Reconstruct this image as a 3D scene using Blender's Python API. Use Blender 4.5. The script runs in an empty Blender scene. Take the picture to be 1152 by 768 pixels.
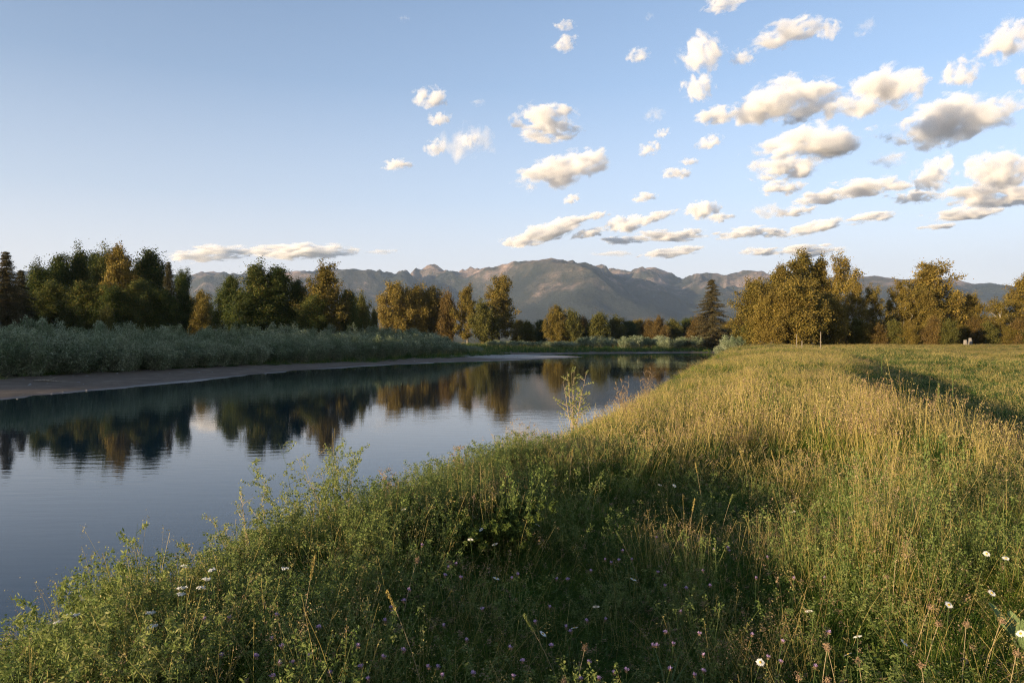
import bpy, math, random, re
import numpy as np
from mathutils import Vector, noise
sc = bpy.context.scene
LINK = sc.collection.objects.link
rad = math.radians
RNG = np.random.default_rng(11); random.seed(5)

# ------------------------------------------------------------------ camera
F = 832.0; CX = 576.0; HZ = 380.0; EYE = 4.0
cd = bpy.data.cameras.new('camera'); cam = bpy.data.objects.new('camera', cd); LINK(cam); sc.camera = cam
cd.sensor_width = 36; cd.lens = F / 1152 * 36; cd.clip_start = .05; cd.clip_end = 60000
cam.location = (0, 0, EYE); cam.rotation_euler = (rad(90) - math.atan(4 / F), 0, 0)

def ramp(N, stops, interp='LINEAR'):
    r = N.new('ShaderNodeValToRGB'); cr = r.color_ramp; cr.interpolation = interp
    while len(cr.elements) < len(stops): cr.elements.new(.5)
    for e, (p, c) in zip(cr.elements, stops): e.position = p; e.color = (*c, 1)
    return r

# ------------------------------------------------------------------ light
SX, SY = -0.78, -0.626; EL = rad(6.5)
w = bpy.data.worlds.new('World'); sc.world = w; w.use_nodes = True
nt = w.node_tree; bg = nt.nodes['Background']
sk = nt.nodes.new('ShaderNodeTexSky'); sk.sky_type = 'NISHITA'; sk.sun_disc = False
sk.sun_elevation = EL; sk.sun_rotation = math.atan2(SX, SY)
sk.altitude = 900; sk.air_density = 1.0; sk.dust_density = 1.0; sk.ozone_density = 4.0
hs = nt.nodes.new('ShaderNodeHueSaturation'); hs.inputs['Saturation'].default_value = .75; hs.inputs['Hue'].default_value = .494
nt.links.new(sk.outputs[0], hs.inputs['Color'])
wtc = nt.nodes.new('ShaderNodeTexCoord'); wsp = nt.nodes.new('ShaderNodeSeparateXYZ'); nt.links.new(wtc.outputs['Generated'], wsp.inputs[0])
wrp = ramp(nt.nodes, [(0, (.92,) * 3), (.09, (.74,) * 3), (.18, (.38,) * 3), (.32, (.10,) * 3), (.5, (0,) * 3)]); nt.links.new(wsp.outputs[2], wrp.inputs[0])
wmx = nt.nodes.new('ShaderNodeMixRGB'); nt.links.new(wrp.outputs[0], wmx.inputs[0]); nt.links.new(hs.outputs[0], wmx.inputs[1]); wmx.inputs[2].default_value = (3.15, 2.92, 2.95, 1)
nt.links.new(wmx.outputs[0], bg.inputs[0]); bg.inputs[1].default_value = .13
sd = bpy.data.lights.new('sun', 'SUN'); so = bpy.data.objects.new('sun', sd); LINK(so)
sd.energy = 5.0; sd.angle = rad(.5); sd.color = (1, .79, .51)
sdir = Vector((SX * math.cos(EL), SY * math.cos(EL), math.sin(EL)))
so.rotation_euler = sdir.to_track_quat('Z', 'Y').to_euler(); so.location = (-30, -20, 40)
vs = sc.view_settings
vs.view_transform = 'Standard'; vs.look = 'None'; vs.gamma = 1; vs.use_curve_mapping = False; vs.exposure = 1.3
cy = sc.cycles
cy.max_bounces = 8; cy.diffuse_bounces = 2; cy.glossy_bounces = 2; cy.transmission_bounces = 3
cy.volume_bounces = 6; cy.transparent_max_bounces = 8; cy.use_denoising = True; cy.denoising_prefilter = 'NONE'
cy.use_adaptive_sampling = True; cy.adaptive_threshold = .006
cy.filter_width = 1.15; cy.caustics_reflective = False; cy.caustics_refractive = False

# ------------------------------------------------------------------ helpers
def tag(o, label=None, cat=None, group=None, kind=None):
    if label: o['label'] = label
    if cat: o['category'] = cat
    if group: o['group'] = group
    if kind: o['kind'] = kind
    return o

class MB:
    """collects faces, builds one mesh"""
    def __init__(s): s.v = []; s.f = []; s.m = []; s.n = 0
    def add(s, verts, faces, mat=0):
        verts = np.asarray(verts, float).reshape(-1, 3); faces = np.asarray(faces, int)
        s.v.append(verts); s.f.append(faces + s.n); s.m.append(np.full(len(faces), mat, np.int32)); s.n += len(verts)
    def tube(s, pts, radii, n=6, mat=0, cap=True):
        pts = [Vector(p) for p in pts]; k = len(pts); V = []
        for i, p in enumerate(pts):
            t = (pts[min(i + 1, k - 1)] - pts[max(i - 1, 0)]).normalized()
            a = t.orthogonal().normalized() if i == 0 else (a - t * a.dot(t)).normalized()
            b = t.cross(a)
            for j in range(n):
                q = 2 * math.pi * j / n
                V.append(p + (a * math.cos(q) + b * math.sin(q)) * radii[i])
        Fc = [[i * n + j, i * n + (j + 1) % n, (i + 1) * n + (j + 1) % n, (i + 1) * n + j] for i in range(k - 1) for j in range(n)]
        s.add([tuple(v) for v in V], Fc, mat)
    def mesh(s, name, mats, smooth=False):
        me = bpy.data.meshes.new(name)
        V = np.concatenate(s.v); 
        loops = np.concatenate([f.reshape(-1) for f in s.f]); cnt = np.concatenate([np.full(len(f), f.shape[1]) for f in s.f])
        me.vertices.add(len(V)); me.vertices.foreach_set('co', V.astype(np.float32).ravel())
        me.loops.add(len(loops)); me.loops.foreach_set('vertex_index', loops.astype(np.int32))
        me.polygons.add(len(cnt)); st = np.concatenate([[0], np.cumsum(cnt)[:-1]])
        me.polygons.foreach_set('loop_start', st.astype(np.int32))
        for m in (mats if isinstance(mats, (list, tuple)) else [mats]): me.materials.append(m)
        me.polygons.foreach_set('material_index', np.concatenate(s.m))
        me.polygons.foreach_set('use_smooth', np.full(len(cnt), smooth))
        me.update(calc_edges=True); me.validate(); return me
    def build(s, name, mats, parent=None, smooth=False, link=True):
        o = bpy.data.objects.new(name, s.mesh(name, mats, smooth))
        if link: LINK(o)
        if parent: o.parent = parent
        return o

def empty(name, loc=(0, 0, 0), rz=0):
    o = bpy.data.objects.new(name, None); LINK(o); o.location = loc; o.rotation_euler = (0, 0, rz); o.empty_display_size = .3
    return o

def copy_tree(o, parent=None):
    c = o.copy(); LINK(c); c.parent = parent
    for ch in list(o.children): copy_tree(ch, c)
    return c

def mat(name):
    m = bpy.data.materials.new(name); m.use_nodes = True; n = m.node_tree
    return m, n.nodes, n.links.new, n.nodes['Principled BSDF'], n.nodes['Material Output']

def leaf_mat(name, cols, trans=.35, rough=.55, patch=.0, patch_scale=.4, patch_col=None, islands=True):
    """foliage: each leaf its own tone out of cols, part of the light passes through"""
    m, N, L, b, out = mat(name)
    geo = N.new('ShaderNodeNewGeometry'); oi = N.new('ShaderNodeObjectInfo')
    r = ramp(N, [(i / max(1, len(cols) - 1), c) for i, c in enumerate(cols)])
    add = N.new('ShaderNodeMath'); add.operation = 'MULTIPLY_ADD'; add.inputs[1].default_value = .75
    L(geo.outputs['Random Per Island'], add.inputs[0])
    m2 = N.new('ShaderNodeMath'); m2.operation = 'MULTIPLY'; m2.inputs[1].default_value = .25
    L(oi.outputs['Random'], m2.inputs[0]); L(m2.outputs[0], add.inputs[2]); L(add.outputs[0], r.inputs[0])
    col = r.outputs[0]
    if patch:
        nz = N.new('ShaderNodeTexNoise'); nz.inputs['Scale'].default_value = patch_scale; nz.inputs['Detail'].default_value = 3
        L(geo.outputs['Position'], nz.inputs['Vector'])
        mr = N.new('ShaderNodeMapRange'); mr.inputs[1].default_value = .42; mr.inputs[2].default_value = .62; mr.inputs[4].default_value = patch
        L(nz.outputs[0], mr.inputs[0])
        mx = N.new('ShaderNodeMixRGB'); mx.inputs[2].default_value = (*patch_col, 1); L(mr.outputs[0], mx.inputs[0]); L(col, mx.inputs[1]); col = mx.outputs[0]
    L(col, b.inputs['Base Color']); b.inputs['Roughness'].default_value = rough
    b.inputs['Specular IOR Level'].default_value = .10
    t = N.new('ShaderNodeBsdfTranslucent'); L(col, t.inputs[0])
    ms = N.new('ShaderNodeMixShader'); ms.inputs[0].default_value = trans
    L(b.outputs[0], ms.inputs[1]); L(t.outputs[0], ms.inputs[2]); L(ms.outputs[0], out.inputs[0])
    return m

def bark_mat(name, c1, c2, scale=6):
    m, N, L, b, out = mat(name)
    tc = N.new('ShaderNodeTexCoord'); mp = N.new('ShaderNodeMapping'); mp.inputs['Scale'].default_value = (3, 3, .6)
    nz = N.new('ShaderNodeTexNoise'); nz.inputs['Scale'].default_value = scale; nz.inputs['Detail'].default_value = 4
    r = ramp(N, [(.35, c1), (.65, c2)]); L(tc.outputs['Object'], mp.inputs[0]); L(mp.outputs[0], nz.inputs['Vector'])
    L(nz.outputs[0], r.inputs[0]); L(r.outputs[0], b.inputs['Base Color']); b.inputs['Roughness'].default_value = .9
    bp = N.new('ShaderNodeBump'); bp.inputs['Strength'].default_value = .6; bp.inputs['Distance'].default_value = .03; L(nz.outputs[0], bp.inputs['Height']); L(bp.outputs[0], b.inputs['Normal'])
    return m

# ------------------------------------------------------------------ terrain shape
yL = [-300, -100, -30, 0, 3.5, 5.1, 6.8, 8.6, 10.5, 18.7, 35, 94, 150, 400]
xL = [-21, -11, -4.2, -2.2, -1.75, -1.3, -.55, .2, 1.05, 3.8, 8.9, 28, 46, 129]
yR = [-300, -100, -30, 0, 15, 22.5, 32, 51, 94, 150, 400]
xR = [-12, 0, 4, 4.6, 8.6, 11.8, 16.2, 24.5, 41, 59, 140]
fL = lambda y: np.interp(y, yL, xL)
fR = lambda y: np.interp(y, yR, xR)
RS = [(float(fL(y)) - 3.7, y) for y in (150, 120, 94, 60, 35, 25, 18.7, 14, 10.5, 8.6, 5, 3, 0, -30, -100, -300)]
W = [(-60, -300), (-45, -100), (-37, 0), (-33, 47), (-32, 55), (-30, 66), (-28, 80), (-26, 90), (-21, 104), (-11, 121), (-2.5, 130), (7, 141), (13, 150), (15.5, 158),
     (12, 163), (5, 166), (1, 172), (6, 182), (20, 190), (45, 198), (90, 205), (160, 202), (300, 195), (300, 176), (160, 180), (90, 184), (60, 180), (44, 168)] + RS
W = np.array(W, float)

def vnoise(x, y, s, seed=0):
    """smooth value noise, vectorised"""
    x = np.asarray(x, float) / s + seed * 17.3; y = np.asarray(y, float) / s - seed * 9.1
    xi = np.floor(x); yi = np.floor(y); fx = x - xi; fy = y - yi
    def h(a, b):
        q = np.sin(a * 127.1 + b * 311.7 + seed * 74.7) * 43758.5453; return q - np.floor(q)
    u = fx * fx * (3 - 2 * fx); v = fy * fy * (3 - 2 * fy)
    return (h(xi, yi) * (1 - u) + h(xi + 1, yi) * u) * (1 - v) + (h(xi, yi + 1) * (1 - u) + h(xi + 1, yi + 1) * u) * v
def fbm(x, y, s, seed=0, o=4):
    a = 0; t = 0; k = 1.
    for i in range(o): a = a + k * vnoise(x, y, s / 2 ** i, seed + i); t += k; k *= .5
    return a / t

def river_sd(x, y):
    x = np.asarray(x, float); y = np.asarray(y, float); shp = x.shape
    x = x.ravel(); y = y.ravel(); d2 = np.full(x.shape, 1e18); ins = np.zeros(x.shape, bool)
    n = len(W)
    for i in range(n):
        ax, ay = W[i]; bx, by = W[(i + 1) % n]; ex, ey = bx - ax, by - ay
        t = np.clip(((x - ax) * ex + (y - ay) * ey) / (ex * ex + ey * ey), 0, 1)
        d2 = np.minimum(d2, (x - ax - t * ex) ** 2 + (y - ay - t * ey) ** 2)
        c = (ay > y) != (by > y)
        ins ^= c & (x < (bx - ax) * (y - ay) / ((by - ay) if by != ay else 1e-9) + ax)
    d = np.sqrt(d2); return np.where(ins, -d, d).reshape(shp)

def ss(t): t = np.clip(t, 0, 1); return t * t * (3 - 2 * t)

def H(x, y):
    x = np.asarray(x, float); y = np.asarray(y, float)
    d = river_sd(x, y)
    d = d + ((vnoise(x, y, 6, 3) - .5) * 1.6 + (vnoise(x, y, 2.2, 33) - .5) * 1.2) * ss((y - 25) / 30) + (vnoise(x, y, 1.6, 4) - .5) * .3
    bed = np.maximum(d * .25, -1.6)
    left = np.interp(d, [0, 3, 14, 30, 60, 400], [0, .14, .55, 1.1, 1.6, 2.4]) + (fbm(x, y, 14, 5) - .5) * .25 * ss(d / 6)
    u = x - fL(y); v = fR(y) - x
    zf = np.interp(y, [-50, 25, 55, 90, 130, 300], [.75, .75, 1.25, 1.95, 2.45, 2.7])
    crest = 2.4 + .10 * np.sin(y * .21) * ss(y / 15) - .26 * ss(1 - np.abs(u - 2.6) / 2.4) * ss((13 - y) / 6) + .05 * np.exp(-((u - .2) / .7) ** 2)
    tq = np.clip(u / np.maximum(u + v, 1), 0, 1); crest = crest + .34 * np.sin(np.pi * tq) ** 1.5 * ss((y - 11) / 12) * (1 - .5 * ss((y - 80) / 60))
    bank = crest * ss((u + 3.9) / 4.2) ** .8
    rt = zf + (crest - zf) * ss((v + 3.0) / 5.0)
    right = np.where(u < 1.5, bank, np.minimum(bank, rt)) + (fbm(x, y, 1.7, 8) - .5) * .16 * ss((u + 3.5) / 2) + (fbm(x, y, 7, 9) - .5) * .22 * ss((u + 1) / 3)
    right = np.where(y > 150, np.minimum(right, .02 + d * .22), right)
    isr = (x > fL(y) - 4.3) & (y < 192 - 0 * x) 
    isr = isr & ~((y > 186) & (d > 0) & (y > 190))
    land = np.where(isr, np.maximum(right, .012 * d), left)
    h = np.where(d < 0, bed, np.maximum(land, .0))
    far = np.hypot(x, y)
    return h + ss((far - 400) / 3000) * (fbm(x, y, 900, 2) - .3) * 30

def Hs(x, y): return float(H(np.array([x]), np.array([y]))[0])

def grid_mesh(name, X, Y, Z, m, smooth=True, wrap=False):
    a, b = X.shape
    V = np.stack([X, Y, Z], -1).reshape(-1, 3); I = np.arange(a * b).reshape(a, b)
    if wrap: I = np.concatenate([I, I[:, :1]], 1)
    Q = np.stack([I[:-1, :-1], I[1:, :-1], I[1:, 1:], I[:-1, 1:]], -1).reshape(-1, 4)
    mb = MB(); mb.add(V, Q); o = mb.build(name, m, smooth=smooth); return o

# ground material: soil / thatch / bare mud near the water
m_ground, N, L, b, out = mat('ground')
geo = N.new('ShaderNodeNewGeometry'); sep = N.new('ShaderNodeSeparateXYZ'); L(geo.outputs['Position'], sep.inputs[0])
n1 = N.new('ShaderNodeTexNoise'); n1.inputs['Scale'].default_value = .5; n1.inputs['Detail'].default_value = 8; n1.inputs['Roughness'].default_value = .7; L(geo.outputs['Position'], n1.inputs['Vector'])
n2 = N.new('ShaderNodeTexNoise'); n2.inputs['Scale'].default_value = 9; n2.inputs['Detail'].default_value = 6; L(geo.outputs['Position'], n2.inputs['Vector'])
r1 = ramp(N, [(.3, (.045, .05, .02)), (.5, (.075, .07, .03)), (.7, (.11, .09, .05))]); L(n1.outputs[0], r1.inputs[0])
r2 = ramp(N, [(.3, (.075, .052, .035)), (.55, (.125, .088, .060)), (.75, (.20, .150, .108))]); L(n1.outputs[0], r2.inputs[0])
at = N.new('ShaderNodeAttribute'); at.attribute_name = 'mud'
mx = N.new('ShaderNodeMixRGB'); L(at.outputs['Fac'], mx.inputs[0]); L(r1.outputs[0], mx.inputs[1]); L(r2.outputs[0], mx.inputs[2])
at2 = N.new('ShaderNodeAttribute'); at2.attribute_name = 'sunlit_sand'; mx2 = N.new('ShaderNodeMixRGB'); L(at2.outputs['Fac'], mx2.inputs[0]); L(mx.outputs[0], mx2.inputs[1]); mx2.inputs[2].default_value = (.36, .32, .28, 1)  # sand bar painted paler than the mud, its sunlight put into the colour
ov = N.new('ShaderNodeMixRGB'); ov.blend_type = 'OVERLAY'; ov.inputs[0].default_value = .5; L(mx2.outputs[0], ov.inputs[1]); L(n2.outputs[0], ov.inputs[2])
at3 = N.new('ShaderNodeAttribute'); at3.attribute_name = 'wet'; mx3 = N.new('ShaderNodeMixRGB'); mx3.blend_type = 'MULTIPLY'; mx3.inputs[2].default_value = (.42, .40, .38, 1)
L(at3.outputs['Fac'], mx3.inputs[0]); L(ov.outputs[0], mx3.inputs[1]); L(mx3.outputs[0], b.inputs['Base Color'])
rm = N.new('ShaderNodeMapRange'); rm.inputs[3].default_value = .9; rm.inputs[4].default_value = .35; L(at3.outputs['Fac'], rm.inputs[0]); L(rm.outputs[0], b.inputs['Roughness']); b.inputs['Specular IOR Level'].default_value = .25
bp = N.new('ShaderNodeBump'); bp.inputs['Strength'].default_value = .5; bp.inputs['Distance'].default_value = .06; L(n2.outputs[0], bp.inputs['Height']); L(bp.outputs[0], b.inputs['Normal'])

az = np.concatenate([np.arange(-42, 42, .2), np.arange(42, 318, 2.)])
rr = [.02, .2, .4]
while rr[-1] < 300: rr.append(rr[-1] * 1.022 if rr[-1] < 40 else rr[-1] + 1.0 + (rr[-1] - 40) * .006)
while rr[-1] < 30000: rr.append(rr[-1] * 1.12)
A, R = np.meshgrid(np.radians(az), np.array(rr)); X = np.sin(A) * R; Y = np.cos(A) * R
Z = H(X, Y)
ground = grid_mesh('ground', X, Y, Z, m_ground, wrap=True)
me = ground.data
tag(ground, 'dark soil and thatch of the river banks and the flat field', 'ground', kind='structure')
D = river_sd(X, Y)
U = X - fL(Y)
mudv = np.clip(1 - (D - np.interp(Y, [40, 60, 90, 120, 150, 220], [20, 18, 15, 13, 26, 18]) - (fbm(X, Y, 8, 31) - .5) * 5) / 2, 0, 1) * ((U < -4.3) | (Y > 186) | ((Y > 150) & (X < 40)))
at = me.attributes.new('mud', 'FLOAT', 'POINT'); at.data.foreach_set('value', mudv.ravel().astype(np.float32))
sunlitv = mudv * ss((D - .5) / 3) * np.clip(1 - np.hypot((X - 5) / 22, (Y - 154) / 20) ** 2, 0, 1) ** .35  # mask of the bar where the sunlit tone is painted on
at = me.attributes.new('sunlit_sand', 'FLOAT', 'POINT'); at.data.foreach_set('value', sunlitv.ravel().astype(np.float32))
wetv = (1 - ss(D / 1.6)) * (D > -1)
at = me.attributes.new('wet', 'FLOAT', 'POINT'); at.data.foreach_set('value', wetv.ravel().astype(np.float32))

# ------------------------------------------------------------------ water
m_w, N, L, b, out = mat('river_water')
b.inputs['Base Color'].default_value = (.003, .014, .026, 1); b.inputs['Roughness'].default_value = .02; b.inputs['IOR'].default_value = 1.333
b.inputs['Specular IOR Level'].default_value = .5
geo = N.new('ShaderNodeNewGeometry'); mp = N.new('ShaderNodeMapping'); mp.inputs['Scale'].default_value = (.55, 1.7, 1); L(geo.outputs['Position'], mp.inputs[0])
wz = N.new('ShaderNodeTexNoise'); wz.inputs['Scale'].default_value = 1.5; wz.inputs['Detail'].default_value = 4; wz.inputs['Roughness'].default_value = .5; L(mp.outputs[0], wz.inputs['Vector'])
w2 = N.new('ShaderNodeTexNoise'); w2.inputs['Scale'].default_value = .05; w2.inputs['Detail'].default_value = 3; L(geo.outputs['Position'], w2.inputs['Vector'])
mr = N.new('ShaderNodeMapRange'); mr.inputs[1].default_value = .4; mr.inputs[2].default_value = .65; mr.inputs[3].default_value = .25; mr.inputs[4].default_value = 1; L(w2.outputs[0], mr.inputs[0])
bp = N.new('ShaderNodeBump'); bp.inputs['Distance'].default_value = .006; L(wz.outputs[0], bp.inputs['Height']); L(mr.outputs[0], bp.inputs['Strength']); L(bp.outputs[0], b.inputs['Normal'])
mb = MB(); mb.add([(-90, -320, 0), (330, -320, 0), (330, 230, 0), (-90, 230, 0)], [[0, 1, 2, 3]])
tag(mb.build('river_water', m_w), 'calm dark blue river mirroring trees and sky', 'water', kind='structure')

# ------------------------------------------------------------------ mountains
sky_px = [-400, -200, -60, 60, 150, 213, 229, 247, 290, 329, 358, 389, 426, 439, 467, 476, 484.4, 492, 499, 516, 525, 556, 579, 591, 608, 622, 634, 646, 675, 706, 716, 727, 737, 747, 767, 780, 794, 815, 828, 839, 859, 870, 920, 968, 984, 1014, 1072, 1094, 1115, 1140, 1200, 1330, 1500, 1700]
sky_py = [330, 318, 309, 303, 305, 309.5, 305, 306, 309, 305, 304, 302, 304, 306.5, 303.4, 301, 297, 299, 303, 305, 302, 300, 294, 293, 292, 290.4, 292, 294, 298, 305, 301.5, 300, 301, 304, 312.5, 309, 306, 309, 306, 304, 305, 310, 312, 311, 310, 314, 313, 319, 318, 322, 320, 328, 335, 340]
nA, nR = 1300, 260
TA = np.linspace((-380 - CX) / F, (1680 - CX) / F, nA)
RY = np.linspace(5600, 11500, nR)
T, Yg = np.meshgrid(TA, RY); Xg = T * Yg
wx = Xg + (fbm(Xg, Yg, 2200, 41) - .5) * 1500; wy = Yg + (fbm(Xg, Yg, 1800, 45) - .5) * 1200
def ridged(x, y, s, seed, o=5):
    a = 0; t = 0; k = 1.
    for i in range(o):
        a = a + k * (1 - np.abs(2 * vnoise(x, y, s / 2 ** i, seed + i) - 1)); t += k; k *= .52
    return a / t
wx = wx + (Yg - 8000) * .35; rg = .70 * ridged(wx, wy * .55, 2100, 51, 2) + .20 * ridged(wx + 400, wy * .8, 900, 57, 3) ** 1.3 + .36 * ridged(wx - .25 * Yg + 300 * fbm(Xg, Yg, 900, 71), wy * .36, 720, 91, 2) + .07 * ridged(wx, wy, 160, 63, 3)
prof = np.interp(Yg + (fbm(Xg, Yg, 2500, 61) - .5) * 900, [5600, 6300, 7600, 9000, 9800, 11500], [0, .10, .42, .93, 1., .5])
Hm = prof * (.02 + 1.2 * rg)
Hm = Hm * (1 + .0 * rg)
el = Hm / np.hypot(Xg * 0, Yg)
tgt = (HZ - np.interp(TA * F + CX, sky_px, sky_py)) / F
mxe = el.max(0); gk = np.exp(-.5 * (np.arange(-40, 41) / 13.) ** 2); gk /= gk.sum(); mxe = np.convolve(np.pad(mxe, 40, mode='edge'), gk, 'valid'); kk = tgt / (mxe * 1.03)
Hm = Hm * kk[None, :] * 1.0
act = (Hm / Yg).max(0); rat = np.clip(tgt / act, .6, 1.6); rat = np.convolve(np.pad(rat, 4, mode='edge'), np.ones(9) / 9, 'valid')
wc = ss((Hm / Yg / act[None, :] - .35) / .6); Hm = Hm * (1 + (rat[None, :] - 1) * wc)
Zm = Hm + 3 * ss(Hm / 50) - 2
m_m, N, L, b, out = mat('mountain_slopes')
geo = N.new('ShaderNodeNewGeometry'); sep = N.new('ShaderNodeSeparateXYZ'); L(geo.outputs['Position'], sep.inputs[0])
n1 = N.new('ShaderNodeTexNoise'); n1.inputs['Scale'].default_value = .0022; n1.inputs['Detail'].default_value = 9; n1.inputs['Roughness'].default_value = .68; L(geo.outputs['Position'], n1.inputs['Vector'])
n2 = N.new('ShaderNodeTexNoise'); n2.inputs['Scale'].default_value = .03; n2.inputs['Detail'].default_value = 5; n2.inputs['Roughness'].default_value = .7; L(geo.outputs['Position'], n2.inputs['Vector'])
zz = N.new('ShaderNodeMapRange'); zz.inputs[1].default_value = 250; zz.inputs[2].default_value = 1150; zz.inputs[3].default_value = -.12; zz.inputs[4].default_value = .17; L(sep.outputs[2], zz.inputs[0])
ad = N.new('ShaderNodeMath'); L(n1.outputs[0], ad.inputs[0]); L(zz.outputs[0], ad.inputs[1])
rf = ramp(N, [(.47, (.030, .033, .026)), (.56, (.065, .058, .045)), (.63, (.16, .12, .10)), (.74, (.32, .23, .19))]); L(ad.outputs[0], rf.inputs[0])
ov = N.new('ShaderNodeMixRGB'); ov.blend_type = 'OVERLAY'; ov.inputs[0].default_value = .75; L(rf.outputs[0], ov.inputs[1]); L(n2.outputs[0], ov.inputs[2])
L(ov.outputs[0], b.inputs['Base Color']); b.inputs['Roughness'].default_value = 1; b.inputs['Specular IOR Level'].default_value = .05
bp = N.new('ShaderNodeBump'); bp.inputs['Strength'].default_value = .8; bp.inputs['Distance'].default_value = 30; L(n2.outputs[0], bp.inputs['Height']); L(bp.outputs[0], b.inputs['Normal'])
mt = grid_mesh('mountains', Xg, Yg, Zm, m_m)
tag(mt, 'long forested mountain range with bare ridges on the horizon', 'mountains', kind='structure')

# ------------------------------------------------------------------ haze
m_h = bpy.data.materials.new('haze'); m_h.use_nodes = True; N = m_h.node_tree.nodes; N.clear()
out = N.new('ShaderNodeOutputMaterial'); pv = N.new('ShaderNodeVolumePrincipled')
pv.inputs['Color'].default_value = (.64, .79, 1, 1); pv.inputs['Density'].default_value = 3.1e-5; pv.inputs['Anisotropy'].default_value = .2
m_h.node_tree.links.new(pv.outputs[0], out.inputs['Volume'])
x0, x1, y0, y1, z0, z1 = -16000, 16000, -3000, 12500, -40, 1290
mb = MB(); mb.add([(x0, y0, z0), (x1, y0, z0), (x1, y1, z0), (x0, y1, z0), (x0, y0, z1), (x1, y0, z1), (x1, y1, z1), (x0, y1, z1)],
    [[3, 2, 1, 0], [4, 5, 6, 7], [0, 1, 5, 4], [1, 2, 6, 5], [2, 3, 7, 6], [3, 0, 4, 7]])
tag(mb.build('haze', m_h), 'thin pale evening haze filling the valley', 'haze', kind='stuff')

# ------------------------------------------------------------------ clouds (volumes, lit by the sun)
SLOPE = 1.1
def cloud_mat(name, dens, nscale, bias):
    m = bpy.data.materials.new(name); m.use_nodes = True; n = m.node_tree; n.nodes.clear(); N = n.nodes; L = n.links.new
    out = N.new('ShaderNodeOutputMaterial'); v = N.new('ShaderNodeVolumePrincipled')
    tc = N.new('ShaderNodeTexCoord'); geo = N.new('ShaderNodeNewGeometry')
    ln = N.new('ShaderNodeVectorMath'); ln.operation = 'LENGTH'; L(tc.outputs['Object'], ln.inputs[0])
    oi = N.new('ShaderNodeObjectInfo'); sca = N.new('ShaderNodeVectorMath'); sca.operation = 'MULTIPLY'; L(tc.outputs['Object'], sca.inputs[0]); sca.inputs[1].default_value = (nscale, nscale * .8, nscale * .62)
    off = N.new('ShaderNodeVectorMath'); off.operation = 'ADD'; L(sca.outputs[0], off.inputs[0]); L(oi.outputs['Location'], off.inputs[1])
    nz = N.new('ShaderNodeTexNoise'); nz.inputs['Scale'].default_value = 1; nz.inputs['Detail'].default_value = 6; nz.inputs['Roughness'].default_value = .6; nz.inputs['Distortion'].default_value = .25
    L(off.outputs[0], nz.inputs['Vector'])
    def M(op, a, b2, c=None):
        q = N.new('ShaderNodeMath'); q.operation = op
        for i, s in enumerate((a, b2, c)):
            if s is None: continue
            if isinstance(s, (int, float)): q.inputs[i].default_value = s
            else: L(s, q.inputs[i])
        return q.outputs[0]
    a = M('MULTIPLY_ADD', nz.outputs[0], 7.5, -3.75 + bias)
    p = M('MULTIPLY', M('POWER', ln.outputs['Value'], 2.6), 2.0)
    c = M('MULTIPLY', M('SUBTRACT', a, p), dens * SLOPE)
    edge = M('MULTIPLY', M('SUBTRACT', 1.0, ln.outputs['Value']), dens * 12)
    f = M('MINIMUM', M('MAXIMUM', c, 0.0), dens); f = M('MAXIMUM', M('MINIMUM', f, edge), 0.0)
    L(f, v.inputs['Density']); v.inputs['Color'].default_value = (1, .972, .948, 1)
    L(v.outputs[0], out.inputs['Volume']); return m
CM = cloud_mat('cloud_vapour', .024, 2.5, .55); CW = cloud_mat('wispy_vapour', .006, 2.6, .35)
def ico(sub=3):
    import bmesh
    bm = bmesh.new(); bmesh.ops.create_icosphere(bm, subdivisions=sub, radius=1); me = bpy.data.meshes.new('cloud'); bm.to_mesh(me); bm.free(); return me
ICO = {CM: ico(), CW: ico()}
for k_, v_ in ICO.items(): v_.materials.append(k_)
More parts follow.
